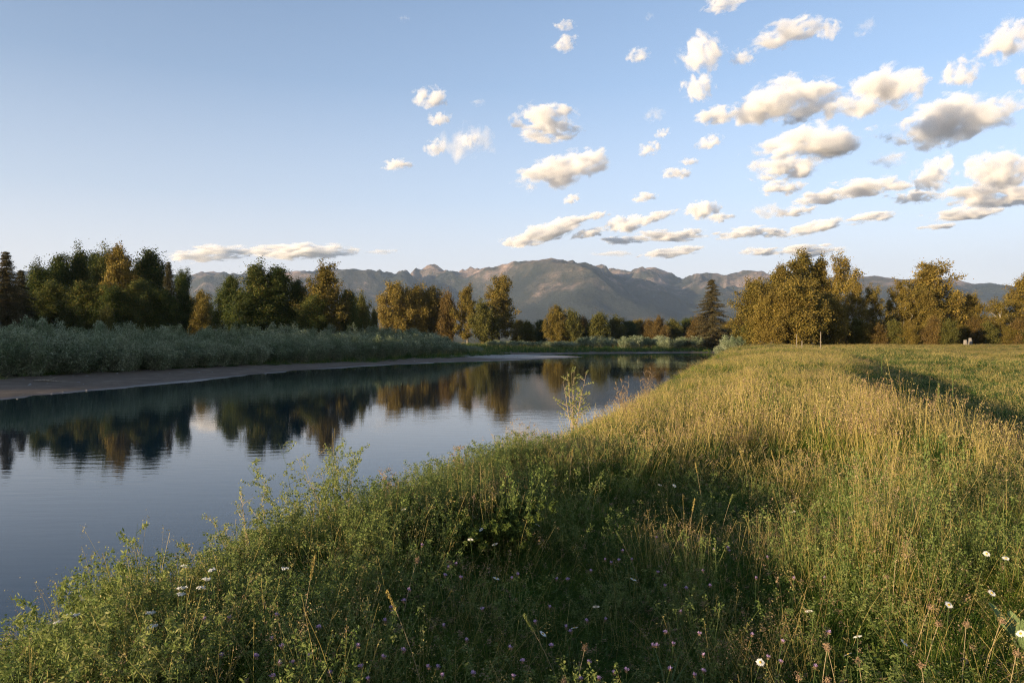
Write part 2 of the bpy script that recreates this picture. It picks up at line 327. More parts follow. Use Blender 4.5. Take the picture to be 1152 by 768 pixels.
# px, py, width, height, tilt, material, label
CL = [(484,110,46,26,.1,0,'small round cloud at the top of the stack left of middle'),(494,134,34,16,.1,0,'thin ragged cloud second in the stack left of middle'),(491,166,32,20,.3,0,'small cloud low in the stack with a bright left edge'),(527,159,26,20,.1,0,'small cloud beside the low stack cloud, on its right'),(447,186,44,14,.1,0,'lone small flat cloud farthest out into the clear blue'),
 (612,133,80,34,.1,0,'puffy cloud in two humps above the long white cloud'),(618,150,80,20,.05,0,'flat lower layer joined under the two humped cloud'),(632,191,112,36,.22,0,'long bright white cloud tilted up to the right in mid sky'),
 (790,60,62,50,.5,0,'large rounded bright cloud left of the upper cluster'),(785,100,46,36,.4,0,'rounded cloud directly under the large rounded bright one'),(835,66,36,20,.1,0,'small soft cloud beside the large rounded bright one'),(885,38,90,26,.25,0,'elongated cloud high in the upper right group'),(932,34,34,26,.1,0,'small puff at the right tip of the elongated high cloud'),
 (880,112,130,44,.15,0,'wide cloud with a grey base under the high elongated cloud'),(810,130,70,20,.1,0,'thin tail cloud reaching left of the wide grey based cloud'),(985,105,120,48,.35,0,'big cloud rising right with a dark lower left end'),(1080,82,50,36,.1,0,'bright square puff joined to the big rising cloud'),(1068,138,150,52,.2,0,'large grey cloud with a bright upper rim'),
 (915,163,140,42,.1,0,'broad bright cloud above the small stacked ones'),(882,190,90,26,.05,0,'bright cloud tucked under the broad one'),(880,211,60,18,.0,0,'lowest bright puff under the broad cloud'),(798,160,34,18,.2,0,'little bright puff left of the broad cloud'),
 (717,63,34,18,.15,0,'small isolated puff left of the large rounded cloud'),(636,50,36,18,.3,0,'small cloud of ragged shape high over the middle'),(634,30,30,12,.1,0,'tiny wisp at the top over the middle'),(815,5,60,20,.1,0,'cloud cut by the top edge of the picture'),(1132,45,76,46,.2,0,'bright cloud cut by the right edge high up'),(1158,84,40,24,.1,0,'ragged cloud under the one cut by the right edge'),
 (612,262,96,22,.25,0,'low warm cloud over the left mountain shoulder'),(585,272,56,14,.0,0,'small warm cloud low against the mountains'),(640,250,60,14,.3,0,'narrow warm cloud touching the low warm one'),(705,252,60,20,.1,0,'warm puff low over the high mountain'),(738,244,56,12,.3,0,'thin bright streak cloud above the warm puff'),(750,266,90,12,.0,0,'flat grey cloud low over the mountains'),(755,284,80,12,.12,0,'lowest thin warm cloud above the second summit'),
 (975,212,100,22,.05,0,'flat warm topped cloud in the lower right group'),(925,222,70,18,.1,0,'grey cloud below the warm topped flat one'),(1050,196,60,40,.6,0,'grey ragged cloud climbing beside the flat one'),(1125,190,90,44,.1,0,'warm and grey cloud at the right edge'),(1120,218,120,30,.0,0,'dark flat cloud base at the right edge'),(1085,240,90,16,.1,0,'thin grey cloud under the dark flat base'),
 (915,256,80,16,.25,0,'low bright bank cloud over the cottonwoods'),(980,245,70,12,.1,0,'thin bright cloud right of the low bank'),(790,236,50,22,.2,0,'small grey white cloud over the lone spruce'),(835,262,70,14,.1,0,'grey low cloud left of the tall cottonwoods'),(762,195,40,14,.0,0,'small mauve cloud by itself in the right middle sky'),(725,222,36,12,.1,0,'tiny warm puff above the low warm streak'),(730,168,30,18,.3,0,'tiny ragged puff left of the small bright one'),
 (643,224,24,12,.3,0,'tiny puff under the long bright white cloud'),(915,282,90,12,.0,0,'low warm cloud just behind the tallest cottonwoods'),(855,283,50,10,.0,0,'thin warm cloud low left of the tallest cottonwoods'),
 (240,285,110,16,.1,0,'low cream cloud over the gap in the far left trees'),(345,283,120,18,.05,0,'low cream cloud above the dark poplar cluster'),(428,283,50,6,.0,1,'faint white streak low beside the cream clouds'),
 (525,160,70,50,.0,1,'faint veil around the stack of small clouds'),(735,130,30,18,.2,1,'faint scrap of vapour in the upper middle'),(972,32,36,20,.6,1,'faint curled wisp right of the elongated cloud'),(862,238,60,20,.0,1,'faint grey veil low in the right group'),(1000,180,60,20,.2,1,'faint veil between the grey clouds'),(690,285,60,8,.0,1,'faint low streak over the high mountain'),
 (538,116,24,9,.0,1,'tiny faint fleck right of the stack'),(455,22,16,10,.0,1,'tiny faint fleck high in the clear sky'),(730,20,16,12,.0,1,'tiny faint fleck at the upper middle')]
CL += [(665,262,50,12,.2,0,'short warm cloud between the low warm ones'),(700,270,60,10,.0,0,'thin grey streak under the warm puff'),(775,262,40,10,.1,0,'short thin cloud right of the flat grey one'),(810,245,36,12,.1,0,'small ragged cloud under the grey white one'),(895,238,50,12,.1,0,'small pale cloud over the left cottonwoods'),(745,150,20,12,.3,0,'tiny fleck of cloud in the upper middle'),
 (905,128,60,22,.4,0,'right hump joined to the wide grey based cloud'),(1030,222,60,16,.1,0,'short grey cloud left of the dark flat base'),(775,182,24,10,.1,0,'tiny grey fleck over the mauve cloud'),(870,262,50,10,.0,0,'thin pale streak above the cottonwood tops'),(1055,255,50,7,.1,0,'thin faint cloud low at the right'),(670,243,36,9,.2,0,'narrow warm fleck above the short warm cloud')]
for (px, py, wd, hp, tilt, k, lab) in CL:
    D_ = 1850 / ((HZ - py) / F) if py > 60 else 1850 / ((HZ - py) / F)
    s_ = D_ / F
    o = bpy.data.objects.new('cloud', ICO[CW if k else CM]); LINK(o)
    o.location = ((px - CX) * s_, D_, EYE + (HZ - py) * s_); g = (.61 if wd >= 90 else .57)
    o.scale = (wd * g * s_, wd * .42 * s_, hp * (g + .04) * s_); o.rotation_euler = (0, -tilt, random.uniform(-.2, .2))
    tag(o, lab, 'cloud', 'scattered clouds over the valley')
cy.volume_step_rate = 1.0; cy.volume_max_steps = 128
# ------------------------------------------------------------------ trees
def rv(s=1.): return Vector((random.gauss(0, s), random.gauss(0, s), random.gauss(0, s)))

def leaves(mb, centres, per, sig, size, aspect=.6, up=.0, m=0, flat=1.):
    """many small leaf faces round each centre; one rhombus per leaf"""
    C = np.repeat(np.asarray(centres, float), per, 0); n = len(C)
    C = C + RNG.normal(0, 1, (n, 3)) * np.array([sig, sig, sig * flat])
    d = RNG.normal(0, 1, (n, 3)); d[:, 2] += up; d /= np.linalg.norm(d, axis=1)[:, None]
    e = np.cross(d, RNG.normal(0, 1, (n, 3))); e /= np.linalg.norm(e, axis=1)[:, None] + 1e-9
    s = (size * RNG.uniform(.6, 1.3, n))[:, None]
    V = np.stack([C - d * s * .5, C + e * s * aspect * .5, C + d * s * .5, C - e * s * aspect * .5], 1).reshape(-1, 3)
    mb.add(V, np.arange(n * 4).reshape(n, 4), m)

def broad_tree(name, mats, Ht=16, R=4.2, base=.10, lobes=22, clump=10, per=95, sig=.48, leaf=.30, shape='egg', trunkr=.30, seedv=0, openness=0.):
    random.seed(seedv * 13 + 7)
    tb = MB(); lean = Vector((random.uniform(-.6, .6), random.uniform(-.6, .6), 0)); K = 9
    tp = [Vector((0, 0, -.4)) if i == 0 else Vector((lean.x * (i / K) ** 2 + random.uniform(-.12, .12), lean.y * (i / K) ** 2 + random.uniform(-.12, .12), Ht * .93 * i / K)) for i in range(K + 1)]
    tb.tube(tp, [trunkr * (1.25 if i == 0 else 1) * (1 - .88 * i / K) for i in range(K + 1)], 8)
    cen = []
    def prof(h):
        if shape == 'egg': return (math.sin(math.pi * min(1, max(0, (h * .88 + .12))) ** .85)) ** .7
        if shape == 'column': return (min(1, h * 3.5 + .45)) * (1 - h ** 2.2) ** .8
        return (1 - h ** 2.5) ** .5 * min(1, .5 + h * 2)
    for i in range(lobes):
        h = (i + random.random()) / lobes; h = h ** .9; hz = Ht * (base + (1 - base) * h * .94)
        a = i * 2.4 + random.uniform(-.5, .5); r = R * prof(h) * random.uniform(.55, 1.12)
        tt = min(K - 1e-3, max(0, hz / Ht * .80) * K); p0 = tp[int(tt)].lerp(tp[int(tt) + 1], tt % 1)
        p2 = Vector((tp[-1].x * h + math.cos(a) * r, tp[-1].y * h + math.sin(a) * r, hz + random.uniform(-.3, .5)))
        p1 = p0.lerp(p2, .5) + Vector((0, 0, -.12 * r)) + rv(.12)
        rb = trunkr * .36 * (1 - .6 * h)
        tb.tube([p0, p1, p2], [rb, rb * .6, rb * .2], 5)
        for j in range(clump):
            f = random.uniform(.35, 1.08); q = (p0.lerp(p1, f * 2) if f < .5 else p1.lerp(p2, (f - .5) * 2))
            e = q + rv(R * .19) + Vector((0, 0, .1 * R))
            if random.random() < openness: continue
            tb.tube([q, e], [rb * .3, rb * .1], 3); cen.append(tuple(e)); cen.append(tuple(q.lerp(e, .6)))
    for i in range(int(clump * 1.4)):
        e = tp[-1] + Vector((random.gauss(0, R * .13), random.gauss(0, R * .13), random.uniform(-.12, .06) * Ht)); cen.append(tuple(e))
    cb = MB(); leaves(cb, cen, per // 2, sig, leaf)
    # loose outer twigs
    leaves(cb, cen, per // 10, sig * 1.8, leaf * .8)
    return tb, cb

def conifer(Ht=20, R=3.4, seedv=0, tiers=44, per=26, gap=0.):
    random.seed(seedv + 99); tb = MB(); cb = MB()
    tp = [Vector((random.uniform(-.1, .1), random.uniform(-.1, .1), Ht * i / 8 - (.4 if i == 0 else 0))) for i in range(9)]
    tb.tube(tp, [.28 * (1 - .95 * i / 8) for i in range(9)], 7)
    cen = []
    for t in range(tiers):
        h = .07 + .93 * (t + random.random() * .6) / tiers; z = Ht * h; r0 = R * (1 - h) ** .75 * random.uniform(.75, 1.15) + .12
        for k in range(6):
            if random.random() < gap: continue
            a = random.uniform(0, 6.28); r = r0 * random.uniform(.6, 1.1)
            tip = Vector((math.cos(a) * r, math.sin(a) * r, z - r * .30 + random.uniform(-.1, .1))); root = Vector((0, 0, z))
            tb.tube([root, tip], [.04, .012], 3)
            n = max(2, int(r * 3.2))
            for i in range(n):
                f = (i + .8) / n; cen.append(tuple(root.lerp(tip, f) + Vector((0, 0, -.08 * f))))
    leaves(cb, cen, per, .19, .24, .35, flat=.55)
    return tb, cb

LG = leaf_mat('cottonwood_leaves', [(.042, .044, .012), (.14, .115, .025), (.25, .178, .038), (.37, .25, .06)], .3, patch=.4, patch_scale=.3, patch_col=(.12, .08, .025))
LD = leaf_mat('poplar_leaves', [(.018, .040, .012), (.042, .068, .016), (.105, .115, .026), (.23, .18, .042)], .3, patch=.5, patch_scale=.22, patch_col=(.045, .055, .018))
LR = leaf_mat('rusty_leaves', [(.07, .05, .018), (.13, .085, .026), (.20, .13, .04)], .3)
LC = leaf_mat('spruce_needles', [(.03, .034, .016), (.07, .06, .026), (.14, .10, .045)], .15)
LY = leaf_mat('pale_green_leaves', [(.055, .06, .016), (.11, .105, .026), (.18, .15, .04)], .35)
LW = leaf_mat('willow_leaves', [(.07, .088, .042), (.22, .245, .135), (.46, .47, .31)], .2, patch=.5, patch_scale=.45, patch_col=(.06, .10, .03))
BK = bark_mat('grey_bark', (.10, .085, .07), (.24, .21, .18)); BW = bark_mat('pale_bark', (.28, .25, .21), (.55, .50, .43), 3); BD = bark_mat('dark_bark', (.03, .025, .02), (.08, .065, .05))

PROTO = {}
def proto(kind, tb, cb, lm, bm_):
    PROTO.setdefault(kind, []).append((tb.mesh('trunk', bm_, True), cb.mesh('crown', lm)))
for i in range(4): proto('round', *broad_tree('t', None, 16, 4.4, .13, 27, 10, 110, .34, .32, 'egg', .32, i, .20), LG, BK)
for i in range(3): proto('open', *broad_tree('t', None, 16, 3.6, .26, 21, 8, 100, .33, .28, 'egg', .26, 20 + i, .18), LG, BW)
for i in range(4): proto('column', *broad_tree('t', None, 16, 2.7, .06, 26, 10, 130, .40, .27, 'column', .24, 40 + i), LD, BK)
for i in range(2): proto('dense', *broad_tree('t', None, 16, 4.2, .03, 28, 11, 140, .42, .28, 'dome', .28, 60 + i), LD, BK)
for i in range(2): proto('golden', *broad_tree('t', None, 14, 4.6, .04, 26, 11, 130, .42, .32, 'dome', .28, 70 + i), LG, BK)
for i in range(2): proto('small', *broad_tree('t', None, 9, 4.0, .02, 18, 10, 80, .46, .38, 'dome', .18, 80 + i), LY, BK)
proto('rusty', *broad_tree('t', None, 9, 4.0, .02, 18, 10, 80, .46, .38, 'dome', .18, 90), LR, BK)
for i in range(2): proto('spruce', *conifer(20, 3.6, i, 54, 34), LC, BD)
proto('ragged', *conifer(20, 4.6, 7, 46, 34, .12), LC, BD)
PROTO_H = dict(round=16, open=16, column=16, dense=16, golden=14, small=9, rusty=9, spruce=20, ragged=20)
PROTO_R = dict(round=4.9, open=4.2, column=3.1, dense=4.7, golden=5.1, small=4.5, rusty=4.5, spruce=3.4, ragged=3.9)
cnt = {}
def tree(name, kind, x, y, ht, wr, label, cat='tree', group=None, rz=None):
    L_ = PROTO[kind]; k = cnt.get(kind, 0); cnt[kind] = k + 1; tm, cm = L_[k % len(L_)]
    e = empty(name, (x, y, Hs(x, y)), random.uniform(0, 6.28) if rz is None else rz)
    e.scale = (wr / PROTO_R[kind], wr / PROTO_R[kind], ht / PROTO_H[kind])
    t = bpy.data.objects.new('trunk', tm); LINK(t); t.parent = e
    c = bpy.data.objects.new('crown', cm); LINK(c); c.parent = e
    tag(e, label, cat, group); return e
def tree_px(name, kind, px, py, wpx, Yd, label, group=None, cat='tree'):
    x = (px - CX) / F * Yd; z0 = Hs(x, Yd); zt = EYE + (HZ - py) / F * Yd
    return tree(name, kind, x, Yd, (zt - z0) * (.945 if px < 430 else .97), wpx / 2 / F * Yd, label, cat, group)
random.seed(3)
TREES = [
 ('spruce_tree','spruce',7,277,60,119,'dark ragged spruce at the far left edge, behind the willows'),
 ('spruce_tree','spruce',24,298,44,127,'shorter dark spruce just right of the one at the left edge'),
 ('poplar_tree','column',47,293,43,139,'golden topped poplar beside the two dark spruces'),
 ('poplar_tree','column',68,283,43,144,'poplar with a pale golden top, second from the spruces'),
 ('poplar_tree','column',89,277,43,147,'slim poplar with a pointed golden top in the left grove'),
 ('poplar_tree','column',103,279,37,153,'narrow poplar squeezed in the middle of the left grove'),
 ('poplar_tree','column',116,275,40,146,'slim tall poplar just left of the tallest in the grove'),
 ('poplar_tree','round',138,271,56,139,'tallest full crowned poplar of the left grove'),
 ('poplar_tree','column',171,278,55,144,'bright golden topped poplar right of the tallest one'),
 ('spruce_tree','spruce',190,289,34,139,'dark pointed tree at the right end of the left grove'),
 ('poplar_tree','dense',205,299,28,142,'small dark tree ending the left grove beside the gap'),
 ('poplar_tree','dense',14,318,47,147,'dark low tree behind the left edge spruces'),
 ('poplar_tree','dense',58,314,51,136,'dark lower tree in front of the pale topped poplars'),
 ('poplar_tree','dense',96,312,51,133,'dark lower tree filling the base of the left grove'),
 ('poplar_tree','dense',128,318,47,132,'dark bushy tree under the tallest poplar, on its left'),
 ('poplar_tree','dense',160,310,51,133,'dark bushy tree under the golden poplar, on its left'),
 ('poplar_tree','dense',183,322,42,134,'dark low tree under the pointed end of the grove'),
 ('young_tree','small',120,345,26,124,'pale leafy young tree rising over the willows in the shade'),
 ('cottonwood_tree','golden',228,326,35,190,'amber lit small tree glimpsed through the gap'),
 ('cottonwood_tree','golden',214,338,25,190,'low amber tree at the left side of the gap'),
 ('poplar_tree','dense',258,306,40,138,'rounded dark tree at the left of the second cluster'),
 ('poplar_tree','column',290,293,52,136,'tall amber topped poplar with a pale trunk, second cluster'),
 ('poplar_tree','column',314,296,49,138,'dark poplar in the middle of the second cluster'),
 ('poplar_tree','dense',334,310,35,141,'lower dark tree dipping between the tall ones, second cluster'),
 ('poplar_tree','round',368,296,63,138,'broad dark tree with an amber tip ending the second cluster'),
 ('poplar_tree','dense',275,325,47,133,'dark low tree at the foot of the amber topped poplar'),
 ('poplar_tree','dense',350,330,47,135,'dark low tree at the foot of the broad one'),
 ('poplar_tree','dense',392,322,30,143,'dark small tree leaning out beside the broad one'),
 ('young_tree','small',408,333,26,158,'yellow green small tree right of the second cluster'),
 ('young_tree','small',421,348,14,169,'little golden tree in the notch before the golden grove'),
 ('cottonwood_tree','golden',445,318,49,250,'rounded golden cottonwood opening the golden grove'),
 ('cottonwood_tree','golden',466,320,44,254,'golden cottonwood second in the golden grove'),
 ('cottonwood_tree','golden',488,323,42,258,'golden cottonwood third in the golden grove'),
 ('cottonwood_tree','rusty',503,332,26,252,'rusty low tree at the shoulder of the golden grove'),
 ('cottonwood_tree','round',526,320,35,252,'slim golden tree just left of the tallest golden one'),
 ('cottonwood_tree','round',561,310,47,250,'tallest golden tree above the end of the willows'),
 ('cottonwood_tree','small',546,342,34,244,'low green gold tree under the tallest golden one'),
 ('spruce_tree','ragged',801,312,52,215,'lone tall ragged spruce above the far thicket'),
 ('cottonwood_tree','golden',849,313,51,132,'golden round tree where the berm meets the cottonwoods'),
 ('cottonwood_tree','round',875,296,51,142,'tall golden cottonwood left in the tallest group'),
 ('cottonwood_tree','round',898,286,66,148,'tallest broad cottonwood of the right hand grove'),
 ('cottonwood_tree','round',922,288,51,150,'cottonwood behind the middle of the tallest group'),
 ('cottonwood_tree','open',945,288,51,146,'tall gappy cottonwood right in the tallest group'),
 ('cottonwood_tree','golden',898,312,66,128,'bright full leafed tree in front of the tallest group'),
 ('cottonwood_tree','golden',868,330,47,128,'low dense golden tree at the berm end'),
 ('cottonwood_tree','golden',934,330,47,134,'low dark gold tree at the foot of the gappy cottonwood'),
 ('cottonwood_tree','open',963,313,30,140,'slim tree right of the gappy cottonwood'),
 ('cottonwood_tree','open',984,321,35,142,'slim pale trunked tree before the dark conifer'),
 ('spruce_tree','spruce',1000,335,22,150,'small dark conifer between two cottonwoods'),
 ('cottonwood_tree','open',1014,316,37,146,'amber cottonwood left of the big round headed one'),
 ('cottonwood_tree','round',1045,295,73,150,'big round headed cottonwood beyond the right field'),
 ('cottonwood_tree','golden',1034,322,47,146,'full lower tree at the foot of the big round headed one'),
 ('cottonwood_tree','open',1072,327,37,148,'reddish tree right of the big round headed one'),
 ('cottonwood_tree','golden',1090,331,37,150,'low rounded tree at the right end of the middle grove'),
 ('cottonwood_tree','open',1126,336,40,146,'open branched tree with bright pale trunk'),
 ('cottonwood_tree','round',1152,305,54,150,'tall cottonwood cut by the right edge of the frame'),
 ('cottonwood_tree','golden',1118,358,35,154,'low bush like tree behind the open branched one'),
]
for t in TREES: tree_px(*t)
for i, (px, py, w_) in enumerate([(594,362,16),(609,359,18),(585,360,16),(655,358,18),(690,358,20),(706,360,18),(719,359,18),(730,361,16),(758,360,18),(773,357,18),(818,362,16),(835,358,24),(640,366,18),(668,366,20),(745,366,18),(790,366,24),(812,370,20)]):
    tree_px('thicket_tree', ('small', 'dense', 'golden', 'rusty')[i % 4], px, py, w_ * 1.5, 262 + (i * 7) % 24, 'low distant tree in the thicket beyond the river bend', 'low trees of the far thicket')
for px, py, w_, k_, lab in [(625,344,30,'golden','tallest yellowish tree of the far thicket beside the gap'),(643,351,26,'small','green rounded tree beside the tallest yellowish thicket tree'),(673,353,32,'small','yellow green tree midway along the far thicket'),(742,358,20,'rusty','rusty small tree in the far thicket'),(787,357,32,'rusty','rusty brown tree at the foot of the lone spruce')]:
    tree_px('thicket_tree', k_, px, py, w_, 252, lab, 'low trees of the far thicket')
# understorey bushes at the foot of the right grove
for i, px in enumerate([838,852,880,905,925,948,962,975,990,1006,1022,1050,1064,1082,1098,1110,1136,1148,1160]):
    tree_px('undergrowth_bush', ('small', 'golden', 'rusty')[i % 3], px, 366 - (i * 5) % 8, 26, 133 + (i * 11) % 12, 'low leafy bush under the cottonwoods at the field edge', 'bushes under the cottonwoods', 'bush')
# the belt of trees left of the frame that shades the left bank, and the few behind the viewer
def belt(c, xq, ht, wr, kind='dense'):
    y = (c + .626 * xq) / .78
    tree('poplar_tree', kind, xq, y, ht, wr, 'poplar in the belt along the left bank outside the picture', 'tree', 'poplars of the left bank belt')
for i, c in enumerate(np.arange(70, 178, 4.2)):
    belt(c, -172 + (i % 3) * 8, (23 if c < 130 else 18.5) + (i * 7 % 5) * .7, 5.6, ('dense', 'round')[i % 2])
for i, c in enumerate([-6, -2.5, .5, 3.2, 6.0]):
    belt(c, -58 - (i % 2) * 4, 7.4 + (i % 3) * .5, 2.6, 'dense')

# ------------------------------------------------------------------ willow shrubs
def shrub_mesh(seedv, Hh=4., R=2.3, stems=40, per=22, lsz=.32, lasp=.24, m=LW):
    random.seed(seedv); mb = MB(); sb = MB(); cen = []
    for i in range(stems):
        a = random.uniform(0, 6.28); r = R * math.sqrt(random.random()); hh = Hh * (1 - .45 * (r / R) ** 2) * random.uniform(.75, 1.08)
        p0 = Vector((math.cos(a) * r * .3, math.sin(a) * r * .3, -.1)); p2 = Vector((math.cos(a) * r, math.sin(a) * r, hh)); p1 = p0.lerp(p2, .5) + rv(.12)
        sb.tube([p0, p1, p2], [.03, .02, .006], 3)
        for k in range(9):
            f = .12 + .88 * (k + random.random()) / 9; cen.append(tuple((p0.lerp(p1, f * 2) if f < .5 else p1.lerp(p2, f * 2 - 1))))
    leaves(mb, cen, per, .20, lsz, lasp, up=.9)
    return sb.mesh('stems', BK), mb.mesh('foliage', m)
SHR = [shrub_mesh(s) for s in range(4)]
def shrub(i, x, y, s, h, label, group, name='willow_shrub'):
    e = empty(name, (x, y, Hs(x, y)), random.uniform(0, 6.28)); e.scale = (s, s, h)
    for nm, me_ in zip(('stems', 'foliage'), SHR[i % 4]):
        o = bpy.data.objects.new(nm, me_); LINK(o); o.parent = e
    tag(e, label, 'shrub', group)
S = [(-64, 38), (-44.5, 64), (-40, 78), (-33.5, 101), (-25, 118), (-14, 141), (-6, 160)]
random.seed(8); k = 0
for row in range(6):
    seg = 0
    P = [Vector(p) for p in S]
    step = 2.5 + row * .25; pos = random.random() * 2
    for i in range(len(P) - 1):
        dv = P[i + 1] - P[i]; ln_ = dv.length; dn = dv.normalized(); nn = Vector((-dn.y, dn.x))
        while pos < ln_:
            q = P[i] + dn * pos + nn * (1.2 + row * 2.7 + random.uniform(-.8, .8)); pos += step * random.uniform(.85, 1.15)
            ang = (q.x / q.y) * F + CX
            if ang < -30 or ang > 556: continue
            taper = min(1, max(.5, (560 - ang) / 75))
            hh = (.86 + .08 * row) * random.uniform(.85, 1.15) * taper
            shrub(k, q.x, q.y, random.uniform(.85, 1.15) * (.7 + .3 * taper), hh, 'silvery green willow shrub in the dense band along the left bank', 'willow shrubs along the left bank'); k += 1
        pos -= ln_
random.seed(9)
for i in range(70):   # far bank
    x = -6 + i * 1.25 + random.uniform(-.5, .5); y = 214 + random.uniform(0, 16)
    px = x / y * F + CX
    g = 1.0 if px > 655 else .55
    shrub(i, x, y, random.uniform(.9, 1.3), g * random.uniform(.75, 1.0), 'silvery willow shrub on the far bank beyond the river bend', 'willow shrubs on the far bank')
for i, (px, Yd, h) in enumerate([(820, 120, .72), (812, 126, .6), (828, 116, .5)]):
    x = (px - CX) / F * Yd; shrub(i, x, Yd, .6, h, 'green willow shrub at the water end of the berm', 'willows at the berm end')
print('shrubs', k)
# ------------------------------------------------------------------ grasses and herbs
def strips(mb, base, hgt, width, lean, az_, curve=1.6, seg=4, m=0, tip=.08, azw=None):
    """vectorised blades: base (n,3), height, width, lean (horizontal reach), azimuth"""
    n = len(hgt); base = np.asarray(base, float); azw = RNG.uniform(0, np.pi * 2, n) if azw is None else azw
    side = np.stack([np.cos(azw), np.sin(azw), np.zeros(n)], 1); dr = np.stack([np.cos(az_), np.sin(az_), np.zeros(n)], 1)
    rows = []
    for k in range(seg + 1):
        t = k / seg
        c = base + dr * (lean * t ** curve)[:, None] + np.array([0, 0, 1]) * (hgt * (t - .18 * (lean / np.maximum(hgt, .01)) * t ** 3))[:, None]
        wv = (width * (1 - (1 - tip) * t ** 1.5) * .5)[:, None]
        rows += [c - side * wv, c + side * wv]
    V = np.stack(rows, 1).reshape(-1, 3); st = 2 * (seg + 1)
    o = np.arange(n)[:, None] * st
    Q = np.concatenate([o + np.array([2 * k, 2 * k + 1, 2 * k + 3, 2 * k + 2]) for k in range(seg)], 1).reshape(-1, 4)
    mb.add(V, Q, m)
    t = 1.; return base + dr * lean[:, None] + np.array([0, 0, 1]) * (hgt * (1 - .18 * lean / np.maximum(hgt, .01)))[:, None]

def disc(n, r): a = RNG.uniform(0, 2 * np.pi, n); q = r * np.sqrt(RNG.uniform(0, 1, n)); return np.stack([q * np.cos(a), q * np.sin(a), np.full(n, -.03)], 1)

G1 = leaf_mat('green_grass', [(.015, .060, .008), (.036, .112, .012), (.07, .155, .018), (.15, .19, .03)], .32, patch=.35, patch_scale=.6, patch_col=(.12, .12, .025))
G2 = leaf_mat('ripening_grass', [(.040, .092, .012), (.095, .150, .018), (.19, .21, .03), (.31, .275, .05)], .32, patch=.5, patch_scale=.35, patch_col=(.09, .15, .02))
G3 = leaf_mat('straw', [(.24, .19, .05), (.40, .30, .09), (.50, .39, .14)], .35)
G4 = leaf_mat('herb_leaves', [(.018, .056, .012), (.042, .096, .018), (.09, .14, .03)], .32, patch=.4, patch_scale=1.1, patch_col=(.10, .11, .03))
G5 = leaf_mat('pale_herb', [(.09, .135, .030), (.155, .19, .05), (.26, .26, .09)], .4)
G6 = leaf_mat('seed_heads', [(.20, .17, .055), (.33, .26, .09), (.45, .36, .16)], .25)
G7 = leaf_mat('reddish_seed', [(.18, .11, .06), (.30, .20, .11), (.42, .31, .19)], .3)
G8 = leaf_mat('bush_leaves', [(.045, .07, .016), (.085, .115, .024), (.15, .17, .04)], .32)
GM = [G1, G2, G3, G4, G5, G6, G7, G8]
protos = []
def addproto(mb): protos.append(mb.build('tuft', GM, link=False))
def grass_tuft(n, r, h0, h1, wd, m, lean=.5, heads=0, hm=5, seg=4, mb=None, hl=.09):
    mb = mb or MB(); b_ = disc(n, r); hg = RNG.uniform(h0, h1, n) * (1 - .35 * (np.hypot(b_[:, 0], b_[:, 1]) / r) ** 2)
    az_ = np.arctan2(b_[:, 1], b_[:, 0]) + RNG.normal(0, .9, n)
    strips(mb, b_, hg, np.full(n, wd) * RNG.uniform(.6, 1.2, n), hg * np.abs(RNG.normal(lean, .22, n)), az_, seg=seg, m=m)
    if heads:
        b2 = disc(heads, r * .8); h2 = RNG.uniform(h1 * .95, h1 * 1.35, heads); a2 = RNG.uniform(0, 6.28, heads); l2 = h2 * RNG.uniform(.05, .3, heads)
        tips = strips(mb, b2, h2, np.full(heads, wd * .55), l2, a2, seg=seg, m=2, tip=.6)
        leaves(mb, tips - np.array([0, 0, hl * .4]), 14 if seg > 2 else 5, hl * .16, wd * 3.2, .4, up=1.5, m=hm, flat=2.6)
    return mb
def herb(n, r, h0, h1, m, lf=.035, per=22, wd=.004, heads=0, hm=5, spread=.02, lean=.25, asp=.5):
    mb = MB(); b_ = disc(n, r); hg = RNG.uniform(h0, h1, n); a = RNG.uniform(0, 6.28, n); ln = hg * np.abs(RNG.normal(lean, .12, n))
    strips(mb, b_, hg, np.full(n, wd), ln, a, seg=3, m=m, tip=.5)
    dr = np.stack([np.cos(a), np.sin(a), np.zeros(n)], 1)
    for t in np.linspace(.2, 1, 8):
        c = b_ + dr * (ln * t ** 1.6)[:, None] + np.array([0, 0, 1]) * (hg * t * .95)[:, None]
        leaves(mb, c, max(1, per // 8), spread, lf * (1.15 - .5 * t), asp, m=m)
    if heads:
        tips = b_ + dr * ln[:, None] + np.array([0, 0, 1]) * (hg * .99)[:, None]; tips = tips[:heads]
        leaves(mb, tips, 18, .010, .016, .6, m=hm, flat=1.8)
    return mb
# 0-2 fine green, 3-5 ripening, 6-8 golden with heads, 9-11 low herbs, 12-13 tall yellow green herbs, 14-15 straw stems, 16-17 mixed thatch
for i in range(3): addproto(grass_tuft(130, .17, .18, .42, .0036, 0, .55, 2 * (i == 1)))
for i in range(3): addproto(grass_tuft(110, .16, .30, .60, .0034, 1, .40, 3))
for i in range(3): addproto(grass_tuft(80, .14, .40, .72, .0036, 1, .30, 4, 5 if i else 6, mb=grass_tuft(9, .12, .4, .7, .003, 2, .2)))
for i in range(2): addproto(herb(26, .17, .08, .24, 3, .022, 56, spread=.022))
addproto(herb(14, .15, .10, .26, 7, .044, 34, spread=.03, asp=.45))
for i in range(2): addproto(herb(16, .14, .35, .62, 4, .028, 56, heads=14, hm=4, spread=.014, lean=.18, asp=.28))
for i in range(2): addproto(grass_tuft(20, .16, .3, .62, .0034, 2, .2, 12, 6, mb=grass_tuft(40, .16, .2, .4, .004, 0, .5)))
for i in range(2): addproto(herb(20, .16, .15, .38, 3, .02, 48, heads=6, hm=6, spread=.018, lean=.3))
